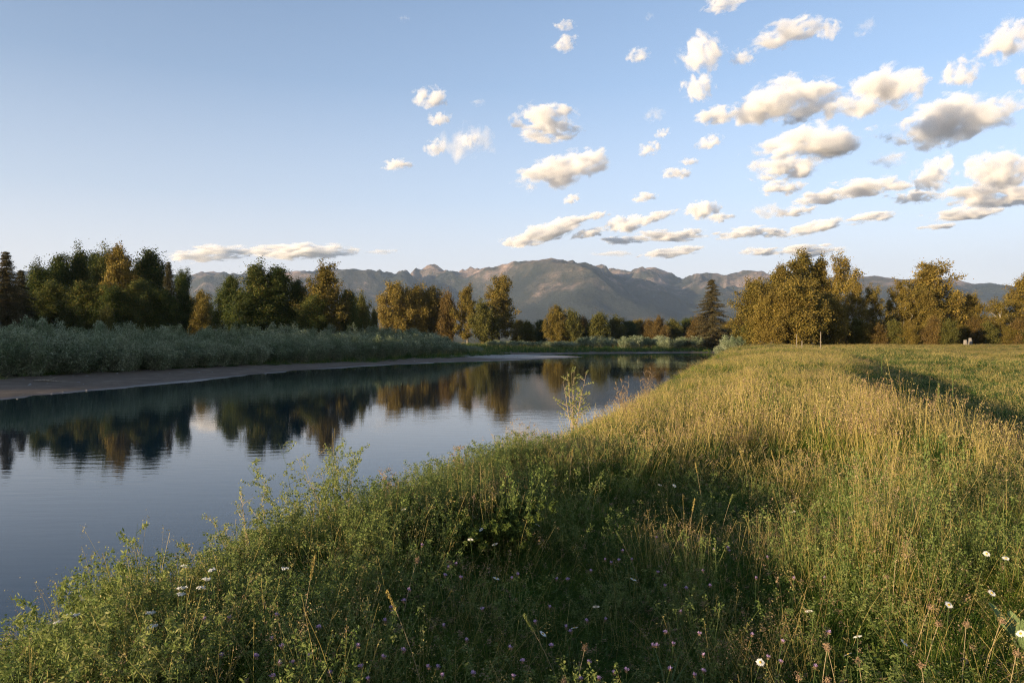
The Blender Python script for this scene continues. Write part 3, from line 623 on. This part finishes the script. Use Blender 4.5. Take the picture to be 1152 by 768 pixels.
# far kinds 18-20 green, 21-23 golden, 24-25 herb, 26 rusty
for i in range(3): addproto(grass_tuft(46, .19, .25, .50, .009, 0, .45, 4, 5, seg=2))
for i in range(3): addproto(grass_tuft(50, .19, .32, .68, .007, 1, .34, 6 + 4 * i, 5 + (i == 1), seg=2, mb=grass_tuft(4, .17, .4, .7, .005, 2, .2, seg=2)))
for i in range(2): addproto(herb(18, .2, .22, .5, 3 + (i > 0), .05, 22, .008, spread=.05))
addproto(grass_tuft(26, .18, .35, .66, .008, 1, .25, 18, 6, seg=2))

def scatter(name, P, kind, scl, label, cat):
    """one object: a cloud of points, with one tuft per point"""
    n = len(P); me_ = bpy.data.meshes.new(name); me_.vertices.add(n); me_.vertices.foreach_set('co', P.astype(np.float32).ravel())
    a = me_.attributes.new('pick', 'INT', 'POINT'); a.data.foreach_set('value', kind.astype(np.int32))
    a = me_.attributes.new('size', 'FLOAT_VECTOR', 'POINT'); a.data.foreach_set('vector', scl.astype(np.float32).ravel())
    a = me_.attributes.new('turn', 'FLOAT_VECTOR', 'POINT'); tv = np.zeros((n, 3)); tv[:, 2] = RNG.uniform(0, 6.28, n); tv[:, :2] = RNG.normal(0, .09, (n, 2)); a.data.foreach_set('vector', tv.astype(np.float32).ravel())
    o = bpy.data.objects.new(name, me_); LINK(o)
    g = bpy.data.node_groups.new(name, 'GeometryNodeTree'); g.interface.new_socket('Geometry', in_out='INPUT', socket_type='NodeSocketGeometry'); g.interface.new_socket('Geometry', in_out='OUTPUT', socket_type='NodeSocketGeometry')
    N = g.nodes; L = g.links.new; gi = N.new('NodeGroupInput'); go = N.new('NodeGroupOutput')
    gti = N.new('GeometryNodeGeometryToInstance')
    for p in reversed(protos):
        ob = N.new('GeometryNodeObjectInfo'); ob.inputs['Object'].default_value = p; L(ob.outputs['Geometry'], gti.inputs[0])
    iop = N.new('GeometryNodeInstanceOnPoints'); iop.inputs['Pick Instance'].default_value = True
    def attr(nm, ty):
        q = N.new('GeometryNodeInputNamedAttribute'); q.data_type = ty; q.inputs['Name'].default_value = nm; return q.outputs['Attribute']
    L(gi.outputs[0], iop.inputs['Points']); L(gti.outputs[0], iop.inputs['Instance'])
    L(attr('pick', 'INT'), iop.inputs['Instance Index']); L(attr('size', 'FLOAT_VECTOR'), iop.inputs['Scale'])
    er = N.new('FunctionNodeEulerToRotation'); L(attr('turn', 'FLOAT_VECTOR'), er.inputs[0]); L(er.outputs[0], iop.inputs['Rotation'])
    L(iop.outputs[0], go.inputs[0])
    md = o.modifiers.new('tufts', 'NODES'); md.node_group = g
    tag(o, label, cat, kind='stuff'); return o

def polar(n, r0, r1, power, a0, a1):
    """points with areal density ~ r**-power"""
    u = RNG.uniform(0, 1, n); e = 2 - power
    r = (r0 ** e + u * (r1 ** e - r0 ** e)) ** (1 / e); a = RNG.uniform(rad(a0), rad(a1), n)
    return np.stack([np.sin(a) * r, np.cos(a) * r], 1)
def choose(p):   # p (n,k) weights -> index
    c = np.cumsum(p, 1); c /= c[:, -1:]; return (RNG.uniform(0, 1, (len(p), 1)) > c).sum(1)

def berm_cover():
    A_ = polar(15000, .9, 9, .9, -52, 50); B_ = polar(42000, 8, 160, 1.25, -20, 46); C_ = polar(2500, 0.8, 7, .6, -160, -52); D_ = polar(1500, .8, 6, .6, 50, 120)
    P = np.concatenate([A_, B_, C_, D_]); x, y = P.T; h = H(x, y); u = x - fL(y); v = fR(y) - x
    ok = (h > .03) & (u > -4.4) & (v > -3.2); P, x, y, h, u, v = P[ok], x[ok], y[ok], h[ok], u[ok], v[ok]
    r = np.hypot(x, y); near = r < 9 + RNG.uniform(-1, 1, len(r))
    zone = fbm(x, y, 3.2, 71, 3); z2 = fbm(x, y, 1.1, 77, 3)
    edge = np.exp(-((u + .3) / .8) ** 2); hollow = np.exp(-((u - 2.2) / 1.5) ** 2) * ss((11 - y) / 5)
    dry = .55 * np.clip((zone - .47) * 4, 0, 1) + .06 + .28 * ss((y - 9) / 8) 
    kinds = np.zeros(len(r), int)
    wts = np.stack([2.2 + 1.8 * hollow, .9 - .5 * hollow + .5 * dry, dry * (.9 - .8 * hollow), .4 + .7 * hollow + 1.2 * (z2 > .58), .10 + 1.3 * edge * (y < 12) + .08 * (zone < .4), .08 + .4 * (z2 > .64) + 6 * np.exp(-((x - 2.3) ** 2 / 1.6 + (y - 10.2) ** 2 / 1.2)), .2 + .4 * edge + .3 * hollow], 1)
    c = choose(wts); first = np.array([0, 3, 6, 9, 12, 14, 16]); num = np.array([3, 3, 3, 3, 2, 2, 2])
    kn = first[c] + RNG.integers(0, 100, len(c)) % num[c]
    wf = np.stack([2.3 + 0 * r, 1.35 * dry + .35, .6 + .9 * (zone < .42), .3 + .9 * (z2 > .56)], 1); cf = choose(wf)
    kf = np.array([18, 21, 24, 26])[cf] + RNG.integers(0, 100, len(c)) % np.array([3, 3, 2, 1])[cf]
    kinds = np.where(near, kn, kf)
    tall = .12 + .85 * zone - .16 * hollow * (y > 1) + .10 * ss(u / 3) - .12 * ss(-u / 2) + .25 * ss((z2 - .62) * 8); tall *= RNG.uniform(.7, 1.25, len(r)) * (1 - .36 * ss((y - 12) / 14)); tall *= 1 + .5 * ss((fbm(x, y, .8, 101, 2) - .58) * 7) * (y < 16) * ss((u - .6) / .8); tall *= 1 - .12 * (u < .4); tall *= np.where(np.isin(kinds, (9, 10, 11, 12, 13)), 1.35, 1)
    wide = np.where(near, 1.0, 1.0 + np.clip(r - 9, 0, 200) * .022) * RNG.uniform(.85, 1.2, len(r))
    scl = np.stack([wide, wide, tall], 1); Q = np.stack([x, y, h], 1)
    isedge = (u < -1.0)
    gold = (y > 10) & ~isedge
    scatter('bank_grass', Q[isedge], kinds[isedge], scl[isedge], 'tall weedy grass on the slope down to the water', 'grass')
    scatter('meadow_grass', Q[~isedge & ~gold], kinds[~isedge & ~gold], scl[~isedge & ~gold], 'dense green and straw grass with herbs close to the viewer', 'grass')
    scatter('golden_grass', Q[gold], kinds[gold], scl[gold], 'sunlit ripening grass along the crest of the berm', 'grass')
    return len(Q)
print('berm', berm_cover())
def field_cover():
    P = np.concatenate([polar(40000, 12, 190, 1.15, 14, 48), polar(9000, 3, 30, .8, 46, 110)]); x, y = P.T; v = fR(y) - x; d = river_sd(x, y)
    ok = (v < -1.5) & (d > 1.5) & (y < 172); x, y, v = x[ok], y[ok], v[ok]; h = H(x, y)
    r0 = np.hypot(x, y); zone = fbm(x, y, 9, 81, 3); lush = np.clip(.55 * ss((zone - .50) * 8) + 1.3 * ss(1 - (-v - 7) / (6 + 16 * zone)), 0, 1) * (1 - .8 * ss((r0 - 90) / 60))
    wts = np.stack([.8 + .6 * lush, 1.0 - .95 * lush, .5 + 1.5 * lush, .5 - .45 * lush], 1); cf = choose(wts)
    kf = np.array([18, 21, 24, 26])[cf] + RNG.integers(0, 100, len(x)) % np.array([3, 3, 2, 1])[cf]
    r = np.hypot(x, y); tall = (.25 + .4 * zone + .9 * lush * fbm(x, y, 3, 88, 2)) * RNG.uniform(.75, 1.2, len(x)); wide = (1.3 + r * .022) * RNG.uniform(.8, 1.2, len(x))
    scatter('field_grass', np.stack([x, y, h], 1), kf, np.stack([wide, wide, tall], 1), 'patchy low green and tan growth covering the flat field', 'grass')
field_cover()
def left_cover():
    """low green growth at the foot of the willows and on the flats behind them"""
    n = 30000; x = RNG.uniform(-75, 60, n); y = RNG.uniform(38, 262, n); d = river_sd(x, y)
    lim = np.interp(y, [40, 60, 90, 120, 150, 200], [18, 17, 13, 10, 17, 7]) + (fbm(x, y, 5, 91, 2) - .5) * 5
    side = (x < fL(y) - 6) | (y > 196); ok = (d > lim - 3.5) & (d < lim + 9 + (y > 150) * 40) & side; x, y, d, lim = x[ok], y[ok], d[ok], lim[ok]
    h = H(x, y); kf = np.array([18, 24, 24, 19, 20])[RNG.integers(0, 5, len(x))]; wide = RNG.uniform(1.8, 3.4, len(x)); tall = RNG.uniform(.6, 1.7, len(x)) * (.45 + 1.2 * ss((d - lim + 3.5) / 4))
    scatter('bank_herbs', np.stack([x, y, h], 1), kf, np.stack([wide, wide, tall], 1), 'low green herbs at the foot of the willows on the far side', 'plants')
left_cover()
# ------------------------------------------------------------------ single plants and small things
def hit(px, py, top=.3, dmax=200):
    dx, dz = (px - CX) / F, (HZ - py) / F
    t = np.concatenate([np.arange(1.2, 30, .04), np.arange(30, dmax, .3)]); x = dx * t; z = EYE + dz * t; h = H(x, t)
    i = int(np.argmax(z <= h + top)); return float(x[i]), float(t[i]), float(h[i])
def plain(name, c, rough=.7, trans=0):
    return leaf_mat(name, [tuple(v * .8 for v in c), c], trans, rough)
MWH = plain('white_petal', (.78, .76, .70), .6, .25); MYE = plain('yellow_disc', (.55, .36, .05)); MPU = plain('purple_floret', (.62, .42, .62), .6, .3)
MST = plain('green_stem', (.09, .13, .04), .6, .2); MDR = plain('dry_stem', (.36, .27, .15), .8); MBR = plain('brown_head', (.26, .17, .10), .9); MSI = plain('silver_leaf', (.17, .23, .09), .8, .25)
MWD = bark_mat('weathered_wood', (.13, .10, .075), (.27, .22, .16), 5)

def stem_pts(h, lean, k=5):
    a = random.uniform(0, 6.28); return [Vector((math.cos(a) * lean * (i / k) ** 1.6, math.sin(a) * lean * (i / k) ** 1.6, h * i / k)) for i in range(k + 1)]
def daisy(h, lean):
    p = stem_pts(h, lean); t = p[-1]; sb = MB(); sb.tube(p, [.0016] * 6, 5)
    tilt = Vector((random.gauss(0, .35), random.gauss(-.25, .35), 1)).normalized(); a = tilt.orthogonal().normalized(); b_ = tilt.cross(a); pb = MB()
    for i in range(17):
        q = 2 * math.pi * i / 17 + random.uniform(-.06, .06); d = a * math.cos(q) + b_ * math.sin(q); n = tilt.cross(d); l = random.uniform(.019, .024)
        V = [t + d * .004 - n * .0015, t + d * .004 + n * .0015, t + d * l * .7 + n * .0036 + tilt * .001, t + d * l - tilt * .001, t + d * l * .7 - n * .0036 + tilt * .001]
        pb.add([tuple(v) for v in V], [[0, 1, 2, 3, 4]])
    db = MB()
    rings = [(.0065, 0), (.006, .0026), (.003, .004)]
    V = [tuple(t + (a * math.cos(2 * math.pi * j / 8) + b_ * math.sin(2 * math.pi * j / 8)) * r + tilt * hh) for r, hh in rings for j in range(8)]
    db.add(V, [[i * 8 + j, i * 8 + (j + 1) % 8, (i + 1) * 8 + (j + 1) % 8, (i + 1) * 8 + j] for i in range(2) for j in range(8)]); db.add(V[16:], [list(range(8))])
    return [('stem', sb.mesh('stem', MST)), ('petals', pb.mesh('petals', MWH)), ('disc', db.mesh('disc', MYE))]
def knapweed(h, lean):
    p = stem_pts(h, lean); t = p[-1]; sb = MB(); sb.tube(p, [.0015] * 6, 4)
    cen = [tuple(v + rv(.006)) for v in p[1:-1] for _ in range(2)]; leaves(sb, cen, 2, .012, .03, .2, up=.4)
    fb = MB(); n = 42; a = RNG.uniform(0, 6.28, n); sp = RNG.uniform(.1, 1.2, n)
    d = np.stack([np.cos(a) * np.sin(sp), np.sin(a) * np.sin(sp), np.cos(sp)], 1); o = np.array(t); e = np.cross(d, [0.3, .2, .9]); e /= np.linalg.norm(e, axis=1)[:, None]
    L_ = RNG.uniform(.010, .017, n)[:, None]; V = np.stack([o + d * .003, o + d * L_ * .8 + e * .0014, o + d * L_, o + d * L_ * .8 - e * .0014], 1).reshape(-1, 3)
    fb.add(V, np.arange(n * 4).reshape(n, 4)); cb = MB(); leaves(cb, [tuple(t - Vector((0, 0, .003)))], 40, .0028, .006, .7)
    return [('stem', sb.mesh('stem', MST)), ('bud', cb.mesh('bud', MBR)), ('florets', fb.mesh('florets', MPU))]
def seedhead(h, lean, bush=.013):
    p = stem_pts(h, lean); sb = MB(); sb.tube(p, [.0019, .0018, .0016, .0015, .0013, .0012], 5); cb = MB(); leaves(cb, [tuple(p[-1])], 110, bush * .55, .009, .5, flat=1.1)
    return [('stem', sb.mesh('stem', MDR)), ('head', cb.mesh('head', MBR))]
def spike(h, lean, L_=.10, m=None, wd=.004):
    p = stem_pts(h, lean, 8); sb = MB(); sb.tube(p, [.0017 * (1 - .5 * i / 8) for i in range(9)], 5); cb = MB(); tip, pre = p[-1], p[-2]; d = (tip - pre).normalized()
    leaves(cb, [tuple(tip - d * L_ * f) for f in np.linspace(0, 1, 16)], 9, wd, .012, .35, up=1.2)
    return [('stem', sb.mesh('stem', MDR)), ('head', cb.mesh('head', m or G6))]
def yarrow(h, lean):
    p = stem_pts(h, lean); sb = MB(); sb.tube(p, [.002] * 6, 5); t = p[-1]; cen = []
    for i in range(16):
        a = random.uniform(0, 6.28); r = .020 * math.sqrt(random.random()); e = t + Vector((math.cos(a) * r, math.sin(a) * r, .02 + random.uniform(-.003, .003))); sb.tube([t, e], [.001, .0007], 3); cen.append(tuple(e))
    leaves(sb, [tuple(v) for v in p[1:-1]], 10, .014, .03, .18)
    cb = MB(); leaves(cb, cen, 14, .0035, .007, .8, flat=.4); return [('stem', sb.mesh('stem', MST)), ('flower_head', cb.mesh('flower_head', MWH))]
def branchy(h, spread, nst, m_stem, m_leaf, lf=.02, per=7, sub=7, asp=.4, sr=.003, up=.5, name=('stems', 'leaves')):
    sb = MB(); cen = []
    for i in range(nst):
        a = random.uniform(0, 6.28); hh = h * random.uniform(.6, 1.05); sp = spread * random.uniform(.3, 1); base = Vector((math.cos(a), math.sin(a), 0)) * .02
        p = [base + Vector((math.cos(a) * sp * (k / 6) ** 1.3, math.sin(a) * sp * (k / 6) ** 1.3, hh * k / 6)) + (rv(.008) if k else Vector()) for k in range(7)]
        sb.tube(p, [sr * (1 - .8 * k / 6) for k in range(7)], 5)
        for j in range(sub):
            f = .3 + .7 * (j + random.random()) / sub; q = p[int(f * 5.99)].lerp(p[min(6, int(f * 5.99) + 1)], (f * 5.99) % 1)
            e = q + Vector((random.gauss(0, 1), random.gauss(0, 1), random.uniform(.3, 1.4))).normalized() * h * random.uniform(.10, .24) * (1.15 - f * .6)
            mid = q.lerp(e, .5) + rv(.006); sb.tube([q, mid, e], [sr * .45, sr * .35, sr * .18], 3)
            for g in (.35, .6, .8, 1): cen.append(tuple(q.lerp(e, g)))
    cb = MB(); leaves(cb, cen, per, .009, lf, asp, up=up)
    return [(name[0], sb.mesh(name[0], m_stem)), (name[1], cb.mesh(name[1], m_leaf))]
def plant(name, parts, x, y, z, label, cat, group=None, rz=None, s=1.):
    e = empty(name, (x, y, z), random.uniform(0, 6.28) if rz is None else rz); e.scale = (s, s, s)
    for nm, me_ in parts:
        o = bpy.data.objects.new(nm, me_); LINK(o); o.parent = e
    tag(e, label, cat, group); return e
random.seed(21)
DA = [daisy(random.uniform(.36, .5), random.uniform(.02, .1)) for _ in range(5)]
for i, (px, py) in enumerate([(967,624),(926,675),(1064,670),(1023,726),(1125,651),(1127,612),(1097,611),(1142,698),(966,715),(947,719),(462,559),(534,582),(534,597),(557,613),(604,578),(544,639),(752,539),(757,541),(673,681),(616,696),(656,697),(838,731),(809,763),(893,576),(1040,590),(700,640)]):
    x, y, z = hit(px, py, .44); plant('daisy', DA[i % 5], x, y, z, 'small white daisy standing above the shaded foreground grass', 'daisy', 'white daisies in the foreground grass', s=.95)
KW = [knapweed(random.uniform(.28, .42), random.uniform(.02, .1)) for _ in range(6)]
for i in range(90):
    px, py = random.uniform(400, 930), 600 + 168 * random.random() ** .8
    if i > 70: px = random.uniform(230, 440); py = random.uniform(650, 765)
    x, y, z = hit(px, py, .42); plant('knapweed_flower', KW[i % 6], x, y, z, 'small mauve knapweed flower in the dark foreground grass', 'wildflower', 'mauve knapweed flowers in the foreground', s=1.05)
YA = [yarrow(random.uniform(.4, .55), .05) for _ in range(3)]
for i, (px, py) in enumerate([(73,664),(80,673),(89,674),(181,656),(190,648),(206,626),(216,634),(200,645),(248,627),(172,668),(330,617),(232,640)]):
    x, y, z = hit(px, py, .5); plant('yarrow_flower', YA[i % 3], x, y, z, 'flat white yarrow head among the sunlit weeds on the bank edge', 'wildflower', 'white yarrow along the bank edge', s=.85)
SH = [seedhead(random.uniform(.34, .5), random.uniform(.02, .14)) for _ in range(5)]
for i, (px, py) in enumerate([(1033,703),(1082,705),(920,732),(976,732),(947,716),(1024,677),(1128,738),(1050,755),(984,755),(914,745),(1105,690),(1068,757),(530,560),(512,622),(618,752),(640,735),(450,630),(905,770),(1000,640)]):
    x, y, z = hit(px, py, .44); plant('seed_head', SH[i % 5], x, y, z, 'dry brown seed head on a thin stem in the foreground', 'seed head', 'dry seed heads in the foreground')
SP = [spike(random.uniform(.5, .66), random.uniform(.06, .22), .085, G5 if _ % 2 else G3, .0028) for _ in range(6)]
for i, (px, py) in enumerate([(1002,530),(1026,528),(1016,545),(1042,560),(1070,555),(1050,590),(792,528),(810,545),(845,505),(868,500),(880,520),(742,590),(770,575),(724,590),(860,470),(905,500),(960,520),(985,560),(1090,545),(1110,530),(830,480),(1003,622),(482,680),(640,690),(330,655),(345,650),(640,500),(664,505)]):
    x, y, z = hit(px, py, .56); plant('grass_spike', SP[i % 6], x, y, z, 'long pale grass spike arching above its neighbours', 'grass stalk', 'pale grass spikes above the meadow')
# mulleins
def mullein_spike(h):
    sb = MB(); sb.tube([(0, 0, 0), (0, 0, h * .5), (.01, 0, h)], [.012, .014, .006], 7); cb = MB()
    leaves(cb, [(0, 0, h * f) for f in np.linspace(.25, 1, 30)], 26, .010, .03, .5, up=.8)
    return [('stalk', sb.mesh('stalk', MST)), ('flower_spike', cb.mesh('flower_spike', G5))]
for px, py, dep, hh, lab in [(992,399,34,.95,'yellow mullein stalk standing alone at the far edge of the berm'),(868,428,17,.72,'tall thin mullein stalk in the middle of the berm grass'),(1072,411,26,.8,'mullein stalk rising from the dark growth below the berm'),(1056,432,18,.5,'short mullein stalk by the right rim of the berm')]:
    x = (px - CX) / F * dep; z = EYE + (HZ - py) / F * dep
    g = Hs(x, dep); plant('mullein_stalk', mullein_spike(max(.5, z - g)), x, dep, g, lab, 'mullein')
def rosette(n=9, L_=.34):
    mb = MB(); 
    for i in range(n):
        a = i * 2.4 + random.uniform(-.3, .3); el_ = random.uniform(1.15, 1.5); l = L_ * random.uniform(.75, 1.1); d = Vector((math.cos(a), math.sin(a), 0)); sd_ = Vector((-math.sin(a), math.cos(a), 0)); V = []
        for k in range(9):
            t = k / 8; e2 = el_ - .35 * t * t; q = d * (l * t * math.cos(el_ - .12 * t)) + Vector((0, 0, l * t * math.sin(e2)))
            w_ = .040 * l / .34 * math.sin(math.pi * min(1, t * .92 + .06)) ** .75
            for s_ in (-1, -.5, 0, .5, 1): V.append(tuple(q + sd_ * w_ * s_ + Vector((0, 0, .012 * abs(s_) + .004 * math.sin(k * 2.3 + s_ * 3)))))
        mb.add(V, [[k * 5 + j, k * 5 + j + 1, (k + 1) * 5 + j + 1, (k + 1) * 5 + j] for k in range(8) for j in range(4)])
    return mb
x, y, z = hit(1158, 750, .06); e = empty('mullein_rosette', (x, y, z), .4); o = rosette(9, .36).build('leaves', MSI, e, True); tag(e, 'large pale woolly mullein leaves cut by the bottom right edge', 'mullein')
x, y, z = hit(752, 760, .18); e = empty('broad_leaf_plant', (x, y, z), 1.2); mb = MB()
b_ = np.zeros((7, 3)); hg = np.array([.3, .28, .26, .22, .3, .2, .24]); strips(mb, b_, hg, np.full(7, .016), hg * np.array([.2, .5, .7, .9, .4, .8, .3]), RNG.uniform(0, 6.28, 7), seg=8); mb.build('leaves', MSI, e); tag(e, 'broad pale blades fanning out at the bottom edge left of centre right', 'grass clump'); e['label'] = 'fan of broad pale blades at the bottom edge of the meadow'
# tall weeds standing against the water
W1 = leaf_mat('weed_leaves', [(.13, .18, .04), (.26, .29, .08), (.42, .38, .16)], .5)
def rim(px, u=-.3):
    y = np.arange(1.5, 120, .02); k = int(np.argmax((px - CX) / F * y - fL(y) < u)) if (px - CX) / F * 1.5 - float(fL(1.5)) > u else 0
    x = (px - CX) / F * y; d = x - fL(y) - u; k = int(np.argmin(np.abs(d) + (y > 80) * 9)); return float(x[k]), float(y[k]), Hs(x[k], y[k])
def weed(px, ytop, u, args, label, name='tall_weed', cat='weed'):
    """args: spread, stems, ... the height follows from where the top stands"""
    x, y, z = rim(px, u); h = max(.35, EYE + (HZ - ytop) / F * y - z); plant(name, branchy(h, *args), x, y, z - .02, label, cat)
weed(345, 500, -.3, (.42, 18, MST, W1, .017, 7, 10, .5, .003), 'airy branching weed with tiny pale leaves against the bright water')
weed(378, 512, -.4, (.30, 9, MDR, W1, .015, 6, 9, .5, .003), 'wispier airy weed just right of the branching one')
weed(280, 545, -.2, (.22, 9, MDR, W1, .018, 6, 8, .4, .003), 'thin seeding weed left of the airy branching one')
weed(160, 590, -.3, (.16, 5, MST, W1, .026, 7, 4, .3, .003), 'leafy weed with upright pale spikes low on the left bank')
weed(100, 640, -.2, (.18, 12, MST, W1, .026, 8, 6, .35, .003), 'bushy yellow green weed near the bottom left corner')
weed(165, 640, .1, (.20, 14, MST, W1, .024, 9, 6, .3, .003), 'dense yellow green weed clump at the lower left')
weed(235, 605, -.1, (.22, 12, MST, W1, .022, 9, 6, .3, .003), 'sunlit feathery weed clump on the bank rim')
weed(60, 672, .1, (.2, 12, MST, W1, .024, 9, 6, .3, .003), 'low weed clump by the bottom left edge')
weed(130, 700, .5, (.2, 14, MST, W1, .024, 9, 6, .3, .003), 'yellow green weed in front of the lower left clump')
weed(210, 690, .6, (.2, 14, MST, W1, .022, 9, 6, .3, .003), 'feathery weed standing forward of the sunlit rim clump')
weed(318, 560, -.1, (.2, 10, MST, W1, .022, 9, 6, .3, .003), 'low sunlit weed under the airy branching one')
weed(374, 466, -.35, (.05, 3, G3, G6, .012, 5, 3, .5, .003), 'single straw coloured stalk forked at its tip over the water', 'dry_stalk')
weed(645, 402, -.9, (.30, 8, MDR, W1, .038, 4, 9, .45, .008), 'thin half bare sapling on the bank against the water', 'sapling', 'sapling')
weed(705, 425, -.5, (.25, 8, MDR, G7, .018, 6, 7, .5, .004), 'small twiggy weed on the golden bank edge')
weed(725, 412, -.5, (.25, 8, MDR, G7, .018, 6, 7, .5, .004), 'twiggy weed farther up the golden bank edge')
weed(590, 470, -.4, (.2, 8, MDR, G7, .014, 6, 7, .5, .003), 'low seeding weed where the bank meets the bright water')
weed(520, 497, -.3, (.2, 8, MDR, G7, .014, 6, 7, .5, .003), 'low brown weed on the bank rim in mid picture')
weed(438, 520, -.3, (.15, 6, MDR, G7, .014, 6, 7, .5, .003), 'slender weed on the rim right of the airy ones')
# leafy green bush in the hollow
x, y, z = hit(525, 655, .05)
e = empty('leafy_bush', (x, y + .5, Hs(x, y + .5))); rb = branchy(.40, .62, 130, MST, G8, .027, 16, 8, .5, .002)
for nm, me_ in rb:
    o = bpy.data.objects.new(nm, me_); LINK(o); o.parent = e
tag(e, 'low spreading bush of green leaves in the shaded left foreground', 'bush')
# stakes, stumps, driftwood
def stake(px, ytop, dep, hh, r, lab):
    x = (px - CX) / F * dep; g = Hs(x, dep); z = EYE + (HZ - ytop) / F * dep
    mb = MB(); mb.tube([(0, 0, -.3), (.01, 0, (z - g) * .5), (.03, .01, z - g)], [r, r * .95, r * .7], 4); mb.add([(-r * .5 + .03, -r * .5, z - g), (r * .5 + .03, -r * .5, z - g), (r * .5 + .03, r * .5, z - g), (-r * .5 + .03, r * .5, z - g)], [[0, 1, 2, 3]])
    o = mb.build('wooden_stake', MWD); o.location = (x, dep, g); tag(o, lab, 'stake')
stake(923, 373, 84, 1.4, .06, 'tallest pale wooden stake on the berm before the cottonwoods')
stake(896, 376, 88, 1.2, .05, 'thin dark stake left on the berm before the cottonwoods')
stake(902, 383, 84, .8, .06, 'short pale stub of a post between the two taller stakes')
def stump(px, dep, hh, r, lab):
    x = (px - CX) / F * dep; g = Hs(x, dep); mb = MB(); mb.tube([(0, 0, -.2), (0, 0, .15), (.03, 0, hh * .6), (0, .02, hh)], [r * 1.4, r * 1.05, r * .9, r * .75], 10); mb.tube([(0, .02, hh), (0, .02, hh + .02)], [r * .75, .01], 10)
    o = mb.build('tree_stump', BK, smooth=True); o.location = (x, dep, g); tag(o, lab, 'stump')
stump(1086, 128, 1.15, .36, 'wide pale stump at the foot of the reddish cottonwood')
stump(1091.5, 130, 1.5, .34, 'taller pale stump beside the wide one at the field edge')
def rocks():
    n = 2600; x = RNG.uniform(-60, 20, n); y = RNG.uniform(40, 175, n); d = river_sd(x, y); ok = (d > -.6) & (d < 14) & (x < fL(y) - 6); x, y = x[ok], y[ok]; h = H(x, y); mb = MB()
    base = np.array([(1, 0, 0), (.3, .9, 0), (-.8, .5, 0), (-.7, -.6, 0), (.4, -.9, 0), (.2, .1, .7), (-.2, -.1, .6)]); Fc = np.array([[0, 1, 5], [1, 2, 5], [2, 6, 5], [2, 3, 6], [3, 4, 6], [4, 0, 5], [4, 5, 6]])
    for a, b2, c in zip(x, y, h):
        r = .05 + .16 * random.random() ** 4; q = random.uniform(0, 6.28); ca, sa = math.cos(q), math.sin(q); V = base * r * np.array([random.uniform(.7, 1.4), random.uniform(.6, 1.1), random.uniform(.4, 1)])
        V = np.stack([V[:, 0] * ca - V[:, 1] * sa + a, V[:, 0] * sa + V[:, 1] * ca + b2, V[:, 2] + c - .01], 1); mb.add(V, Fc)
    tag(mb.build('shore_pebbles', bark_mat('stone', (.10, .09, .08), (.26, .24, .22), 2)), 'scattered grey pebbles and stones along the muddy left shore', 'pebbles', kind='stuff')
rocks()
mb = MB(); mb.tube([(-1.1, 0, .12), (-.3, .1, .16), (.5, 0, .10), (1.2, .2, .05)], [.05, .09, .07, .02], 7); mb.tube([(.1, .05, .14), (.4, .5, .35), (.6, .9, .38)], [.05, .03, .01], 5)
x, y = (52 - CX) / F * 62, 62; o = mb.build('driftwood', MWD, smooth=True); o.location = (x, y, Hs(x, y)); tag(o, 'bleached piece of driftwood lying on the dark mud of the left bank', 'driftwood')
